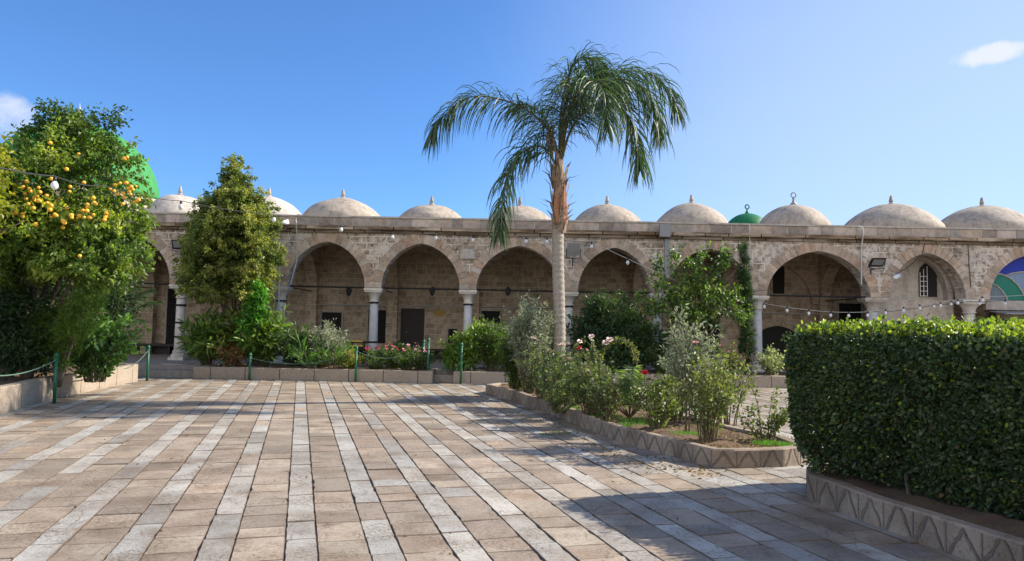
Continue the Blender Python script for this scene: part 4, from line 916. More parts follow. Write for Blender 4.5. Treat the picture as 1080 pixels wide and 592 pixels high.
q = bed(723, 458); T = shrub('standard_shrub', 'silver leaved shrub on one thin stake in the rose bed', (q[0], q[1], .165+.5), 1.15, .34, 24, .085, .026, G_SIL, 'leaf_dull', 60, 4, .1, cat='shrub')
m = MB(); m.tube([(q[0], q[1], .1), (q[0]+.01, q[1], .5), (q[0], q[1], 1.0)], .016, 8); m.build('trunk', M['stem'], T); m = MB(); m.tube([(q[0]+.05, q[1], .1), (q[0]+.05, q[1], 1.5)], .011, 6); m.build('stake', M['bark'], T)
# rose arch
a0, a1 = gnd(632, 424, .17), gnd(665, 421, .17); T = thing('rose_arch', 'thin wire arch wound with a climbing rose behind the young palm', 'garden arch', ((a0.x+a1.x)/2, a0.y, .165))
za = at(645, 358, a0.y).z; pts = [(a0.x, a0.y, .13), (a0.x, a0.y, za-.4)]+[((a0.x+a1.x)/2-(a1.x-a0.x)/2*math.cos(t), a0.y, za-.4+.4*math.sin(t)) for t in [math.pi*k/12 for k in range(1, 12)]]+[(a1.x, a0.y, za-.4), (a1.x, a0.y, .13)]
m = MB(); m.tube(pts, .012, 6); m.build('hoop', M['stem'], T)
PP = []; DD = []
for k in range(300):
    x = rng.random()**.8*(len(pts)-1); i = min(int(x), len(pts)-2); f = x-i; p = Vector(pts[i])*(1-f)+Vector(pts[i+1])*f; o = Vector((rng.gauss(0, 1), rng.gauss(0, 1), rng.gauss(0, 1))).normalized(); PP.append(tuple(p+o*.035)); DD.append(tuple(o))
leaves('climbing_rose', np.array(PP), np.array(DD), .065, .04, lcol(len(PP), G_ROSE+[(.25, .26, .08)]), M['leaf'], T)
for t in (.32, .36): rose(T, Vector(pts[int(t*(len(pts)-1))])+Vector((0, -.04, .03)), Vector((0, -1, 1)), .07, PALE)
# young feathery palm
q = bed(664, 441); T = thing('young_palm', 'young feathery palm fanned low in the rose bed, before the rose arch', 'palm', q); ml = MB(); mr = MB(); b0 = Vector(q)
for k in range(26):
    az = 2*math.pi*k/26*1.618*4; el = rng.uniform(.15, .8); L = rng.uniform(.95, 1.3); hv = Vector((math.cos(az), math.sin(az)*.8, 0))
    p1 = b0+hv*L*.3*math.cos(el)+Vector((0, 0, .12+L*.5*math.sin(el))); p2 = b0+hv*L*.75*math.cos(el*.6)+Vector((0, 0, .1+L*.85*math.sin(el))); p3 = b0+hv*L*1.1*math.cos(el*.5)+Vector((0, 0, L*.78*math.sin(el)-.05))
    frond(ml, mr, [b0, p1, p2, p3], 40, .22, .008, .25, .25, .010, .16, seg=2, k0=.4)
ml.v = ml.v; c2 = []
for c in ml.c: c2.append((c[0]*1.5, c[1]*1.35, c[2]*1.2))
ml.c = c2; mr.build('leaf_stalk', M['stem'], T); ml.build('frond', M['leaf'], T)

# ---- the queen palm
PX, PY_ = at(588, 420, 15.9).x, 15.9
PT = thing('palm_tree', 'tall feather palm with ringed grey trunk standing in the rose bed', 'palm', (PX, PY_, .165))
def pp(cx_, cy_, dy=0.0):
    """crown sketch coordinates -> courtyard position at the palm"""
    p = at(440+cx_/2.467, 40+cy_/2.467, PY_+dy); return Vector((p.x, p.y, p.z))
t0 = Vector((PX, PY_, .1)); t1 = pp(370, 490); m = MB(); pts = []; rad = []
n = 120
for i in range(n+1):
    f = i/n; p = t0.lerp(t1, f); p.x += .03*math.sin(f*5); r = .132-.016*min(1, f*2.2)+.010*f
    if f < .08: r += .05*(1-f/.08)
    r *= 1+(.10 if i % 4 == 0 else (.03 if i % 4 == 1 else 0))+rng.uniform(-.008, .008); pts.append(p); rad.append(r)
m.tube(pts, rad, 20); m.build('trunk', M['palm_bark'], PT, True)
m = MB(); hub = pp(368, 300); mid = pp(370, 400)
m.tube([t1-Vector((0, 0, .03)), t1.lerp(mid, .5), mid, hub], [.135, .15, .13, .08], 14); m.build('crownshaft', M['dry_fibre'], PT, True)
m = MB()
for k in range(34):      # old leaf bases clasping the shaft
    a = rng.uniform(0, 2*math.pi); z0 = rng.uniform(-.1, .9); b = t1.lerp(hub, max(0, z0)*.75)+Vector((math.cos(a)*.13, math.sin(a)*.13, -.15)); o = Vector((math.cos(a), math.sin(a), 0)); s = Vector((-math.sin(a), math.cos(a), 0))
    L = rng.uniform(.25, .6); P = [b, b+o*.05+Vector((0, 0, L*.4)), b+o*(.07+rng.uniform(0, .06))+Vector((0, 0, L*.8)), b+o*rng.uniform(.1, .34)+Vector((0, 0, L))]; m.strip(P, [.06, .055, .035, .008], [s]*4)
m.build('leaf_sheath', M['dry_fibre'], PT)
m = MB()
for k in range(7):
    a = -math.pi/2+rng.uniform(-.9, .7); b = t1+Vector((math.cos(a)*.155, math.sin(a)*.155, rng.uniform(-.05, .1))); o = Vector((math.cos(a), math.sin(a), 0)); s = Vector((-math.sin(a), math.cos(a), 0)); L = rng.uniform(.45, .85)
    m.strip([b, b+o*.04+Vector((0, 0, L*.35)), b+o*.03+Vector((0, 0, L*.75)), b+o*.02+Vector((0, 0, L))], [.035, .05, .035, .01], [s]*4)
m.build('leaf_sheath', M['orange_sheath'], PT)
m = MB()
for k in range(26):     # brown flower stalks hanging from the crown
    b = pp(350+rng.uniform(-12, 8), 232+rng.uniform(-10, 20), -.15); e = pp(352+rng.uniform(-22, 16), rng.uniform(290, 350), -.2+rng.uniform(-.15, .1)); m.tube([b, (b+e)/2+Vector((rng.uniform(-.06, .03), 0, .05)), e], [.012, .009, .005], 4, False)
m.build('flower_stalk', M['dry_fibre'], PT)
for k, (px_, py_) in enumerate(((420, 430), (402, 380), (398, 360), (416, 412))):
    pass
FR = [
 ([(366, 330), (350, 255), (300, 198), (225, 162), (135, 155), (68, 205), (34, 262)], (0, -.1, -.3, -.5, -.6, -.6, -.6), 100, .95),
 ([(362, 345), (345, 300), (310, 282), (262, 308), (232, 375), (218, 455), (212, 520)], (0, -.1, -.3, -.4, -.5, -.5, -.45), 96, .85),
 ([(372, 320), (380, 200), (392, 110), (420, 55), (460, 60), (488, 110), (500, 165)], (0, .1, .2, .3, .4, .5, .5), 92, .75),
 ([(374, 320), (395, 210), (450, 130), (520, 92), (600, 92), (655, 140), (682, 205)], (0, .2, .4, .7, .9, 1.0, 1.1), 100, .95),
 ([(374, 325), (400, 240), (450, 180), (510, 168), (556, 215), (575, 290), (580, 345)], (0, -.2, -.5, -.8, -1.0, -1.1, -1.1), 96, .95),
 ([(370, 320), (384, 220), (415, 140), (450, 110), (480, 135), (492, 190), (495, 240)], (0, -.3, -.7, -1.1, -1.5, -1.7, -1.7), 84, .85),
 ([(372, 320), (392, 200), (455, 130), (530, 108), (590, 130), (620, 190), (632, 260)], (0, -.1, -.3, -.5, -.6, -.6, -.6), 100, 1.0),
 ([(370, 320), (372, 210), (385, 130), (400, 105), (420, 130), (430, 180)], (0, .5, 1.0, 1.5, 2.0, 2.2), 76, .85),
 ([(374, 320), (410, 220), (480, 170), (560, 170), (620, 210), (650, 270)], (0, .5, 1.0, 1.5, 1.9, 2.1), 84, .9),
 ([(368, 315), (356, 262), (330, 210), (300, 180), (270, 172), (248, 190)], (0, .5, 1.0, 1.4, 1.8, 2.0), 60, .6),
 ([(372, 322), (404, 250), (440, 205), (480, 195), (520, 225), (535, 280)], (0, -.4, -.8, -1.2, -1.4, -1.5), 84, .9),
 ([(370, 310), (378, 215), (398, 140), (430, 92), (470, 82), (515, 110), (545, 160)], (0, .05, .1, .15, .2, .2, .2), 96, .85)]
for k, (cp_, dy, nl, ll) in enumerate(FR):
    if k in (8, 10): continue
    ml = MB(); mr = MB(); P = [pp(x, y, d) for (x, y), d in zip(cp_, dy)]
    frond(ml, mr, P, int(nl*1.5), ll*1.1, .0155, .6, .92 if k not in (0, 1) else 1.1, .03, .14, k0=.7, seg=5)
    fo = ml.build('frond', M['palm_leaf'], PT); mr.build('rachis', M['stem'], fo)

# ---- the clipped hedge
A_, B_, C_, D_ = Vector((2.74, 7.5)), Vector((3.98, 4.75)), Vector((5.75, 5.4)), Vector((4.75, 8.35)); ZH0, ZH1 = .27, 1.645
HG = thing('clipped_hedge', 'big dark box clipped hedge with sunlit top filling the right side', 'hedge', ((A_.x+C_.x)/2, (A_.y+C_.y)/2, .2))
def hedge_disp(P):
    return .06*np.sin(P[:, 0]*2.1+P[:, 2]*1.7)+.035*np.sin(P[:, 1]*3.3+P[:, 2]*2.9+1)+.025*np.sin(P[:, 0]*6+P[:, 1]*5+P[:, 2]*6.5)+.02*np.sin(P[:, 1]*9+P[:, 2]*8)
def hface(p0, p1, dens, N=None):
    p0, p1 = np.array(p0), np.array(p1); L = np.linalg.norm(p1-p0); n = int(dens*L*(ZH1-ZH0)); u = NR.uniform(0, 1, n); v = NR.uniform(0, 1, n)
    d = (p1-p0)/L; nn = np.array([d[1], -d[0]]); P = np.zeros((n, 3)); P[:, :2] = p0+np.outer(u, p1-p0); P[:, 2] = ZH0+(ZH1-ZH0)*v
    bow = .09*np.sin(np.pi*v)-.30*np.clip((v-.80)/.20, 0, 1)**2-.10*np.clip((.15-v)/.15, 0, 1)**2
    corner = -.2*np.clip((.07-np.minimum(u, 1-u))/.07, 0, 1)**2
    bow = bow-.26*(1-v)**1.6
    off = bow+corner+hedge_disp(P)-np.abs(NR.normal(0, .05, n))
    P[:, :2] += nn*off[:, None]; O = np.zeros((n, 3)); O[:, :2] = nn; return P, O
ps = []; os_ = []
for a, b, dn in ((A_, B_, 7600), (B_, C_, 3600), (C_, D_, 700), (D_, A_, 3600)):
    P, O = hface(a, b, dn); ps.append(P); os_.append(O)
n = 13500; u = NR.uniform(0, 1, n)[:, None]; v = NR.uniform(0, 1, n)[:, None]
T2 = (np.array(A_)*(1-u)+np.array(B_)*u)*(1-v)+(np.array(D_)*(1-u)+np.array(C_)*u)*v; P = np.zeros((n, 3)); P[:, :2] = T2
ed = np.minimum(np.minimum(u, 1-u), np.minimum(v, 1-v))[:, 0]; P[:, 2] = ZH1+.02-.16*np.clip((.08-ed)/.08, 0, 1)**2; P[:, 2] += hedge_disp(P)*.5-np.abs(NR.normal(0, .035, n))+(NR.uniform(0, 1, n) < .14)*NR.uniform(0, .085, n)
O = np.tile([0, 0, 1.0], (n, 1)); ps.append(P); os_.append(O)
P = np.concatenate(ps); O = np.concatenate(os_); P[:, 2] += (P[:, 2] < ZH0+.12)*NR.normal(0, .06, len(P)); D = O*.65+NR.normal(0, .6, P.shape)+np.array([0, 0, .12]); top = P[:, 2] > ZH1-.07
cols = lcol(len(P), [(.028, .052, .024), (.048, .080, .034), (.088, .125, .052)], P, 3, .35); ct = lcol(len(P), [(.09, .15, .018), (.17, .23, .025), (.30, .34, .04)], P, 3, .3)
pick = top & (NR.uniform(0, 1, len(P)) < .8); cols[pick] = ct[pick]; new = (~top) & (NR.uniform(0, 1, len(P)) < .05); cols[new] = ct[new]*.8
brn = NR.uniform(0, 1, len(P)) < .012; cols[brn] = np.array([.16, .10, .05])
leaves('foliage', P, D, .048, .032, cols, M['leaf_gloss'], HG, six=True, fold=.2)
m = MB(); ce = (A_+B_+C_+D_)/4; q4 = [ce+(p-ce)*.72 for p in (A_, B_, C_, D_)]
m.add([(*q, ZH0+.22) for q in q4]+[(*q, ZH1-.16) for q in q4], [(3, 2, 1, 0), (4, 5, 6, 7), (0, 1, 5, 4), (1, 2, 6, 5), (2, 3, 7, 6), (3, 0, 4, 7)]); m.build('light_block_core', M['bark'], HG)  # solid opaque core added inside the hedge to block light
for k in range(16):
    u, v = rng.uniform(.08, .92), rng.uniform(.12, .9); p = (A_*(1-u)+B_*u)*(1-v)+(D_*(1-u)+C_*u)*v; m = MB(); m.tube([(p.x, p.y, .12), (p.x+rng.uniform(-.05, .05), p.y+rng.uniform(-.05, .05), .4), (p.x+rng.uniform(-.1, .1), p.y, ZH0+.3)], [.022, .018, .015], 7)
    m.build('trunk', M['bark'], HG)
# ---- grass tufts, fallen leaves, weeds
def tufts(name, label, spots, n, h, pal, cat, mat='grass', w=.006):
    P = []; D = []
    for k in range(n):
        x, y, z, r = spots[rng.randrange(len(spots))]; a = rng.uniform(0, 6.283); q = r*math.sqrt(rng.random()); P.append((x+q*math.cos(a), y+q*math.sin(a), z)); D.append((rng.gauss(0, .45), rng.gauss(0, .45), 1))
    E = thing('tmp', None, None, (0, 0, 0)); o = leaves(name, np.array(P), np.array(D), h, w, lcol(n, pal), M[mat], E); o.parent = None; bpy.data.objects.remove(E)
    tag(o, label, cat, kind='stuff'); return o
def bs(px, py, r): q = gnd(px, py, .17); return (q.x, q.y, .17, r)
tufts('grass', 'bright green grass tufts on the soil of the rose bed', [bs(638, 441, .28), bs(675, 445, .34), bs(668, 450, .22), bs(706, 440, .2), bs(722, 460, .2), bs(808, 470, .16), bs(830, 472, .14), bs(600, 432, .2)], 5200, .075, [(.06, .16, .02), (.10, .24, .03), (.16, .30, .05)], 'grass')
spots = []
for k in range(420):
    y = rng.uniform(5, 17); x = rng.uniform(-7, 3)
    spots.append((x, y, .003, .05))
wk = [(gnd(590, 457).x, gnd(590, 457).y, 0, .18), (gnd(575, 459).x, gnd(575, 459).y, 0, .10)]
tufts('weeds', 'small green weeds sprouting from a paving joint beside the rose bed', wk, 260, .04, [(.05, .10, .02), (.09, .15, .03)], 'weeds')
def litter(name, label, area, n, z, L, pal):
    P = []; D = []
    for k in range(n):
        p = area(); P.append((p[0], p[1], z+rng.uniform(0, .006))); a = rng.uniform(0, 6.283); D.append((math.cos(a), math.sin(a), rng.uniform(-.02, .12)))
    P = np.array(P); E = thing('tmp', None, None, (0, 0, 0)); o = leaves(name, P, np.array(D), L, L*.5, lcol(n, pal), M['leaf_dull'], E); o.parent = None; bpy.data.objects.remove(E); tag(o, label, 'leaves', kind='stuff')
def near_bed():
    i = rng.randrange(0, 9); f = rng.random(); a = Vector(BED[i]).lerp(Vector(BED[i+1]), f); return a.x-abs(rng.gauss(0, .45))-.03, a.y-abs(rng.gauss(0, .4))-.02
litter('fallen_leaves', 'dry brown leaves lying on the paving along the rose bed', near_bed, 420, .006, .045, [(.10, .06, .03), (.22, .14, .06), (.10, .10, .03)])
litter('fallen_leaves', 'scattered dry leaf crumbs over the open paving', lambda: (rng.uniform(-8, 2.5), rng.uniform(4.5, 19)), 260, .006, .03, [(.08, .05, .03), (.16, .11, .06)])
def in_bed():
    i = rng.randrange(0, 10); a = Vector(BED[i]).lerp(Vector(BED[i+1]), rng.random()); j = a.lerp(Vector((a.x+1.7, a.y+.9)), rng.uniform(.1, .95)); return j.x, j.y
litter('fallen_leaves', 'dry leaves and clippings covering the rose bed soil', in_bed, 2200, .19, .045, [(.14, .08, .04), (.30, .20, .10), (.12, .12, .04), (.35, .28, .16)])
# ============================================================ POSTS, ROPES, LAMPS
def post(px, pyb, pyt, label, Y=None, z0=0.0, r=.03, mat='post_green'):
    b = gnd(px, pyb, z0) if Y is None else at(px, pyb, Y); b.z = z0; zt = at(px, pyt, b.y).z
    T = thing('rope_post', label, 'post', (b.x, b.y, z0), 'green rope posts along the planters')
    m = MB(); m.tube([(b.x, b.y, z0-.03), (b.x, b.y, zt)], r, 12); m.build('pole', M[mat], T, True)
    m = MB(); m.lathe([(r*1.5, 0), (r*1.6, .02), (r*1.1, .035), (r*.9, .06), (0, .075)], (b.x, b.y, zt), 12); m.build('cap', M[mat], T, True)
    m = MB(); m.tube([(b.x+.04*math.cos(t), b.y, zt-.05+.03*math.sin(t)) for t in [2*math.pi*k/10 for k in range(11)]], .007, 5); m.build('hook', M[mat], T)
    return Vector((b.x, b.y, zt-.06))
p1 = post(57, 426, 376, 'tall green post nearest the camera, before the left planter')
p2 = post(116, 407.5, 385, 'green post at the far part of the left planter kerb')
p3 = post(155, 402, 367, 'green post where the left planter ends by the terrace step', 19.0)
p4 = post(263, 400.5, 375, 'green post before the broad leaved shrubs under the cone shaped tree', 19.9)
p5 = post(375, 400.5, 368, 'green post in front of the yellow slatted stand', 19.9)
p6 = post(451, 399, 359, 'green post on the left side of the steps', 20.3)
p7 = post(486, 402, 364, 'green post before the light green bush, right of the steps', 19.9)
p8 = post(446, 398, 361, 'green post set back behind its twin on the left side of the steps', 20.8, .33)
def rope(a, b, sag, label, r=.008):
    m = MB(); m.tube([a.lerp(b, t)+Vector((0, 0, -sag*4*t*(1-t))) for t in [k/14 for k in range(15)]], r, 6); o = m.build('rope', M['rope_green'])
    tag(single(o, a), label, 'rope', 'ropes between the green posts')
p0 = Vector((at(-60, 385, 10.6).x, 10.6, at(-60, 385, 10.6).z))
rope(p0, p1, .22, 'green rope running from the left edge to the nearest green post', .011); rope(p1, p2, .24, 'green rope sagging between the two posts of the left planter', .011)
rope(p2, p3, .2, 'green rope from the left planter to the post by the terrace step'); rope(p4, p5, .25, 'green rope in front of the broad leaved shrubs and silvery shrub'); rope(p5, p6, .3, 'green rope in front of the pink flowers')
# slatted stands on the terrace
def stand(px, py, label, Y=22.9, s=1.0):
    p = at(px, py, Y); T = thing('slatted_stand', label, 'stand', (p.x, Y, TZ), 'slatted stands on the terrace'); w = .24*s; z = p.z
    m = MB()
    for sx in (-1, 1):
        for sy in (-1, 1):
            m.box(p.x+sx*w*.8-.015, p.x+sx*w*.8+.015, Y+sy*.15-.015, Y+sy*.15+.015, TZ, z-.03)
    m.build('frame', M['black_metal'], T); m = MB(); m.box(p.x-w*1.15, p.x+w*1.15, Y-.19, Y+.19, z-.03, z+.03); m.box(p.x-w, p.x+w, Y-.17, Y+.17, z-.16, z-.12); m.build('tray', M['black_metal'], T)
    for dz in (.035, -.105):
        m = MB(); m.box(p.x-w*.85, p.x+w*.85, Y-.215, Y-.195, z+dz-.022, z+dz+.022); m.build('slat', M['yellow_wood'], T)
stand(377, 361, 'black stand with two yellow slats beside the blue column'); stand(613, 385, 'low stand with ochre slats in the shade right of the palm trunk', 22.8, 1.1)
# flood lights
def flood(px, py, label, w, h, Y, mat='black_metal', tilt=.5):
    p = at(px, py, Y); T = thing('flood_light', label, 'flood light', (p.x, Y, p.z), 'flood lights on the arcade wall')
    m = MB(); m.box(p.x-w/2, p.x+w/2, Y-.06, Y+.05, p.z-h/2, p.z+h/2)
    for v in range(len(m.v)):
        x, y, z = m.v[v]; k = (p.z-z)*tilt; m.v[v] = (x, y+k, z)
    m.build('housing', M[mat], T)
    m = MB(); m.box(p.x-w/2+.04, p.x+w/2-.04, Y-.069, Y-.062, p.z-h/2+.04, p.z+h/2-.04); m.v = [(x, y+(p.z-z)*tilt, z) for x, y, z in m.v]; m.build('glass', M['lampglass'], T)
    m = MB(); m.tube([(p.x-w/2-.015, Y, p.z), (p.x-w/2-.02, Y+.02, p.z-h*.7), (p.x, Y+.1, p.z-h*.8), (p.x+w/2+.02, Y+.02, p.z-h*.7), (p.x+w/2+.015, Y, p.z)], .014, 6); m.tube([(p.x, Y+.1, p.z-h*.8), (p.x, YF-.005, p.z-h*.8), (p.x, YF-.015, p.z-h*1.4)], .016, 6); m.build('bracket', M['black_metal'], T)
flood(188, 258, 'black flood light above the marble column left of the cone shaped tree', .34, .28, 22.9); flood(605, 263, 'large grey flood light on the wall right of the palm trunk', .40, .36, 22.85, 'steel_grey')
flood(925, 277, 'black flood light tilted down between the two big arches on the right', .42, .24, 22.8, 'black_metal', 1.1)
def spot(px, py, label):
    p = at(px, py, 22.9); T = thing('security_camera', label, 'camera', (p.x, 22.9, p.z)); m = MB(); m.tube([p+Vector((-.12, -.1, -.05)), p+Vector((.12, .05, .04))], [.06, .075], 12); m.build('housing', M['white_paint'], T, True)
    m = MB(); m.tube([p+Vector((.05, .03, .02)), p+Vector((.05, .2, .1)), (p.x+.05, YF-.003, p.z+.12)], .018, 6); m.build('bracket', M['white_paint'], T)
spot(945, 292, 'small white camera at the left springing of the whitewashed arch'); spot(299.5, 235, 'small white camera under the parapet right of the cone shaped tree')
# hanging lanterns under the tie rods
for px, lb in ((368, 'small black lantern hanging in the arch left of the blue column'), (456, 'small black lantern hanging in the arch in front of the dark door'), (536, 'small black lantern hanging in the arch left of the palm trunk')):
    p = at(px, 305.5, 23.5); T = thing('hanging_lantern', lb, 'lantern', (p.x, 23.5, p.z-.2), 'small lanterns hanging in the arcade')
    m = MB(); m.lathe([(.02, .0), (.07, .05), (.10, .2), (.03, .28), (.01, .30)], (p.x, 23.5, p.z-.2), 8); m.build('shade', M['black_metal'], T); m = MB(); m.tube([(p.x, 23.5, p.z+.09), (p.x, 23.5, 2.69)], .008, 5); m.build('chain', M['black_metal'], T)
# festoon lights
BULB = MB(); BULB.lathe([(.0001, -.115), (.022, -.108), (.042, -.085), (.05, -.055), (.042, -.022), (.022, .006), (.018, .01)], (0, 0, 0), 14)
SOCK = MB(); SOCK.lathe([(.022, .008), (.026, .015), (.024, .06), (.012, .07), (0.0001, .072)], (0, 0, 0), 10)
def festoon(label, pts, bulbs, r=.006, s=1.0, cable='cable'):
    T = thing('festoon_lights', label, 'string lights', pts[0]); m = MB(); Q = []
    for a, b in zip(pts[:-1], pts[1:]):
        L = (b-a).length
        for k in range(8): t = k/8; Q.append(a.lerp(b, t)+Vector((0, 0, -.012*L*4*t*(1-t))))
    Q.append(pts[-1]); m.tube(Q, r, 5, False); m.build('cable', M[cable], T)
    for p in bulbs:
        o = BULB.build('bulb', M['bulb'], T, True, origin=(0, 0, 0)); o.location = Vector(p)-Vector(pts[0])-Vector((0, 0, .06*s)); k_ = s*min(1, .55+Vector(p).y/40); o.scale = (k_,)*3
        k = SOCK.build('socket', M['black_metal'], o, True, origin=(0, 0, 0))
W = lambda px, py, Y: at(px, py, Y)
c1 = [W(-60, 160, 6), W(58, 186, 9.0), W(110, 196, 12.5), W(191, 212, 17), W(292, 227, 20.5), W(360, 238, 22.2), W(414, 246, 22.6), W(460, 247, 22.9), W(524, 250, 23.0), W(577, 251, 23.0), W(624, 256, 23.0)]
festoon('string of white bulbs strung from the upper left across the sky to the arcade', c1, [c1[1], W(191, 212.5, 17), W(289, 227, 20.4), c1[5], c1[6], c1[7], W(499, 249, 22.95), W(528, 250.5, 23), W(555, 250.5, 23), W(577, 251, 23), c1[10]], .008, 1.15)
c2 = [W(624, 256, 23.0), W(641, 263, 22.9), W(662, 273, 22.7), W(700, 290, 22.4), W(760, 318, 22.3)]
festoon('short string of bulbs sloping down across the arch right of the palm', c2, [c2[2], W(700, 290, 22.4)], .01, 1.1, 'pale_cable')
ys = [(800, 320), (806, 322), (830, 326), (853, 329), (876, 331), (895, 331.5), (915, 331), (934, 328.5), (953, 326), (970, 323.5), (992, 321), (1010, 318), (1036, 315)]
c3 = [W(x, y-2, 22.4) for x, y in [(794, 317)]+ys[1:]+[(1100, 312)]]
festoon('low string of small bulbs sagging across the wide arches above the clipped hedge', c3, c3[1:-1], .008, .95, 'pale_cable')
c4 = [W(700, 331, 22.9), W(805, 331, 22.9), W(850, 332, 22.9)]
c5 = [W(935, 329, 22.7), W(985, 322, 22.7), W(1022, 318, 22.7), W(1060, 317, 22.7), W(1120, 314, 22.7)]
festoon('second string of small bulbs over the whitewashed arch and glass fan', c5, [W(985, 320, 22.7), W(1003, 317.5, 22.7), W(1033, 317, 22.7), W(1060, 317, 22.7)], .008, .9)

# ============================================================ LIGHT, SKY, CAMERA
EL, AZ = math.radians(33.5), math.atan2(.965, .26)
sd = Vector((math.sin(AZ)*math.cos(EL), math.cos(AZ)*math.cos(EL), math.sin(EL)))
L = bpy.data.lights.new('sun', 'SUN'); L.energy = SUN_E; L.angle = R(.53); L.color = (1, .90, .77)
o = bpy.data.objects.new('sun', L); COL.objects.link(o); o.rotation_euler = sd.to_track_quat('Z', 'Y').to_euler(); o.location = (20, 5, 20)
w = bpy.data.worlds.new('World'); scn.world = w; w.use_nodes = True; nt = w.node_tree; nt.nodes.clear()
def nn(t, **k):
    n = nt.nodes.new(t)
    for a, b in k.items(): setattr(n, a, b)
    return n
sky = nn('ShaderNodeTexSky', sky_type='NISHITA', sun_disc=False, sun_elevation=EL, sun_rotation=AZ, altitude=50, air_density=1.0, dust_density=DUST, ozone_density=3.5)
bg = nn('ShaderNodeBackground'); bg.inputs[1].default_value = SKY_E; out = nn('ShaderNodeOutputWorld'); nt.links.new(bg.outputs[0], out.inputs[0])
tc = nn('ShaderNodeTexCoord')
mt = nn('ShaderNodeMix', data_type='RGBA', blend_type='MULTIPLY'); mt.inputs[0].default_value = 1; nt.links.new(sky.outputs[0], mt.inputs[6]); mt.inputs[7].default_value = (.35, .52, .73, 1); cur = mt.outputs[2]
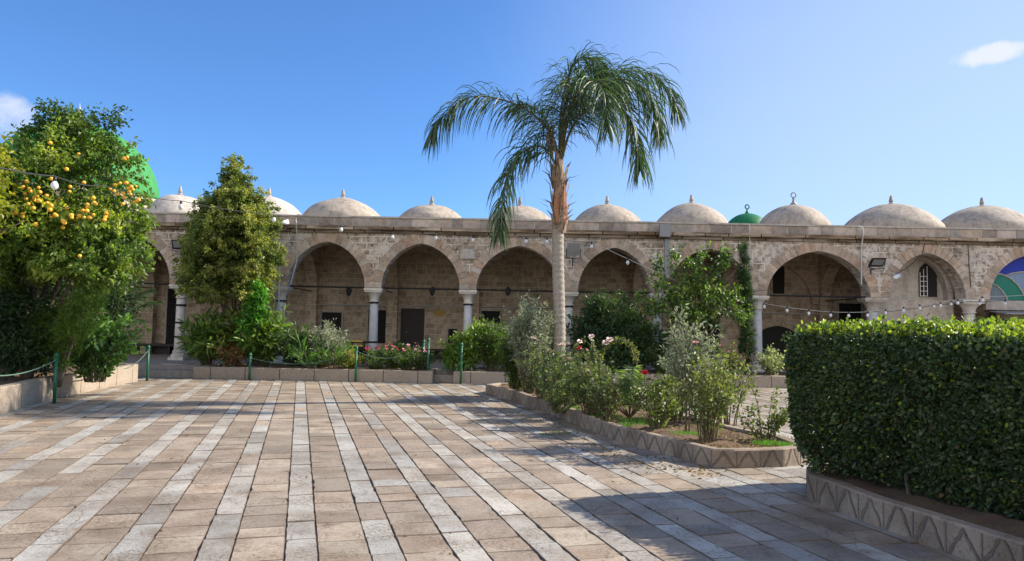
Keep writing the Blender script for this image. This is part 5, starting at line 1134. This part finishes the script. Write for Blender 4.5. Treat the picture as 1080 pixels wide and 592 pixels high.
def cloud(px, py, rx, ry, amt, scale, thr):
    """a soft cloud round one direction of the sky"""
    global cur
    c = ray(px, py).normalized(); ux = Vector((c.y, -c.x, 0)).normalized(); uy = ux.cross(c)
    dots = []
    for v, s in ((ux, rx/F), (uy, ry/F)):
        d = nn('ShaderNodeVectorMath', operation='DOT_PRODUCT'); nt.links.new(tc.outputs['Generated'], d.inputs[0]); d.inputs[1].default_value = v
        q = nn('ShaderNodeMath', operation='DIVIDE'); nt.links.new(d.outputs['Value'], q.inputs[0]); q.inputs[1].default_value = s
        p = nn('ShaderNodeMath', operation='POWER'); nt.links.new(q.outputs[0], p.inputs[0]); p.inputs[1].default_value = 2; dots.append(p.outputs[0])
    a = nn('ShaderNodeMath', operation='ADD'); nt.links.new(dots[0], a.inputs[0]); nt.links.new(dots[1], a.inputs[1])
    f = nn('ShaderNodeMath', operation='SUBTRACT', use_clamp=True); f.inputs[0].default_value = 1; nt.links.new(a.outputs[0], f.inputs[1])
    fr = nn('ShaderNodeVectorMath', operation='DOT_PRODUCT'); nt.links.new(tc.outputs['Generated'], fr.inputs[0]); fr.inputs[1].default_value = c
    fg = nn('ShaderNodeMath', operation='GREATER_THAN'); nt.links.new(fr.outputs['Value'], fg.inputs[0]); fg.inputs[1].default_value = 0
    n = nn('ShaderNodeTexNoise'); nt.links.new(tc.outputs['Generated'], n.inputs['Vector']); n.inputs['Scale'].default_value = scale; n.inputs['Detail'].default_value = 7; n.inputs['Roughness'].default_value = .6; n.inputs['Distortion'].default_value = .4
    m1 = nn('ShaderNodeMath', operation='MULTIPLY_ADD'); nt.links.new(f.outputs[0], m1.inputs[0]); m1.inputs[1].default_value = .6; nt.links.new(n.outputs['Fac'], m1.inputs[2])
    mr = nn('ShaderNodeMapRange', interpolation_type='SMOOTHSTEP'); nt.links.new(m1.outputs[0], mr.inputs[0]); mr.inputs[1].default_value = thr; mr.inputs[2].default_value = thr+.35; mr.inputs[3].default_value = 0; mr.inputs[4].default_value = amt
    m2 = nn('ShaderNodeMath', operation='MULTIPLY'); nt.links.new(mr.outputs[0], m2.inputs[0]); nt.links.new(fg.outputs[0], m2.inputs[1])
    m3 = nn('ShaderNodeMath', operation='MULTIPLY', use_clamp=True); nt.links.new(m2.outputs[0], m3.inputs[0])
    sm = nn('ShaderNodeMath', operation='MULTIPLY', use_clamp=True); nt.links.new(f.outputs[0], sm.inputs[0]); sm.inputs[1].default_value = 4; nt.links.new(sm.outputs[0], m3.inputs[1])
    mx = nn('ShaderNodeMix', data_type='RGBA'); nt.links.new(m3.outputs[0], mx.inputs[0]); nt.links.new(cur, mx.inputs[6]); mx.inputs[7].default_value = CLOUD_C; cur = mx.outputs[2]
def veil(dr, lo, hi, amt, col):
    """bright patch round one direction: haze on the sun side, added fill behind the camera"""
    global cur
    d = nn('ShaderNodeVectorMath', operation='DOT_PRODUCT'); nt.links.new(tc.outputs['Generated'], d.inputs[0]); d.inputs[1].default_value = Vector(dr).normalized()
    n = nn('ShaderNodeTexNoise'); nt.links.new(tc.outputs['Generated'], n.inputs['Vector']); n.inputs['Scale'].default_value = 2.5; n.inputs['Detail'].default_value = 4
    a = nn('ShaderNodeMath', operation='MULTIPLY_ADD'); nt.links.new(n.outputs['Fac'], a.inputs[0]); a.inputs[1].default_value = .10; nt.links.new(d.outputs['Value'], a.inputs[2])
    mr = nn('ShaderNodeMapRange', interpolation_type='SMOOTHSTEP'); nt.links.new(a.outputs[0], mr.inputs[0]); mr.inputs[1].default_value = lo; mr.inputs[2].default_value = hi; mr.inputs[4].default_value = amt
    mx = nn('ShaderNodeMix', data_type='RGBA'); nt.links.new(mr.outputs[0], mx.inputs[0]); nt.links.new(cur, mx.inputs[6]); mx.inputs[7].default_value = col; cur = mx.outputs[2]
veil(ray(1250, 260), .70, 1.06, .62, (2.45, 2.85, 3.5, 1))
veil((-.15, -1, .12), .45, .95, .8, (6.6, 6.3, 6.0, 1))      # unseen bright cloud added behind the camera to fill the shaded facade
cloud(1043, 58, 38, 13, .8, 26, .76); cloud(-8, 122, 42, 30, .7, 16, .74)
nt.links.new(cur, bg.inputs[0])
cam = bpy.data.cameras.new('camera'); cam.sensor_width = 36; cam.lens = 36*F/1080; cam.clip_end = 2000; cam.clip_start = .05
co = bpy.data.objects.new('camera', cam); COL.objects.link(co)
co.matrix_world = Matrix(((CR.x, CU.x, -_f.x, EYE.x), (CR.y, CU.y, -_f.y, EYE.y), (CR.z, CU.z, -_f.z, EYE.z), (0, 0, 0, 1)))
scn.camera = co
vs = scn.view_settings; vs.view_transform = 'Standard'; vs.look = 'None'; vs.exposure = EXPO; vs.gamma = 1
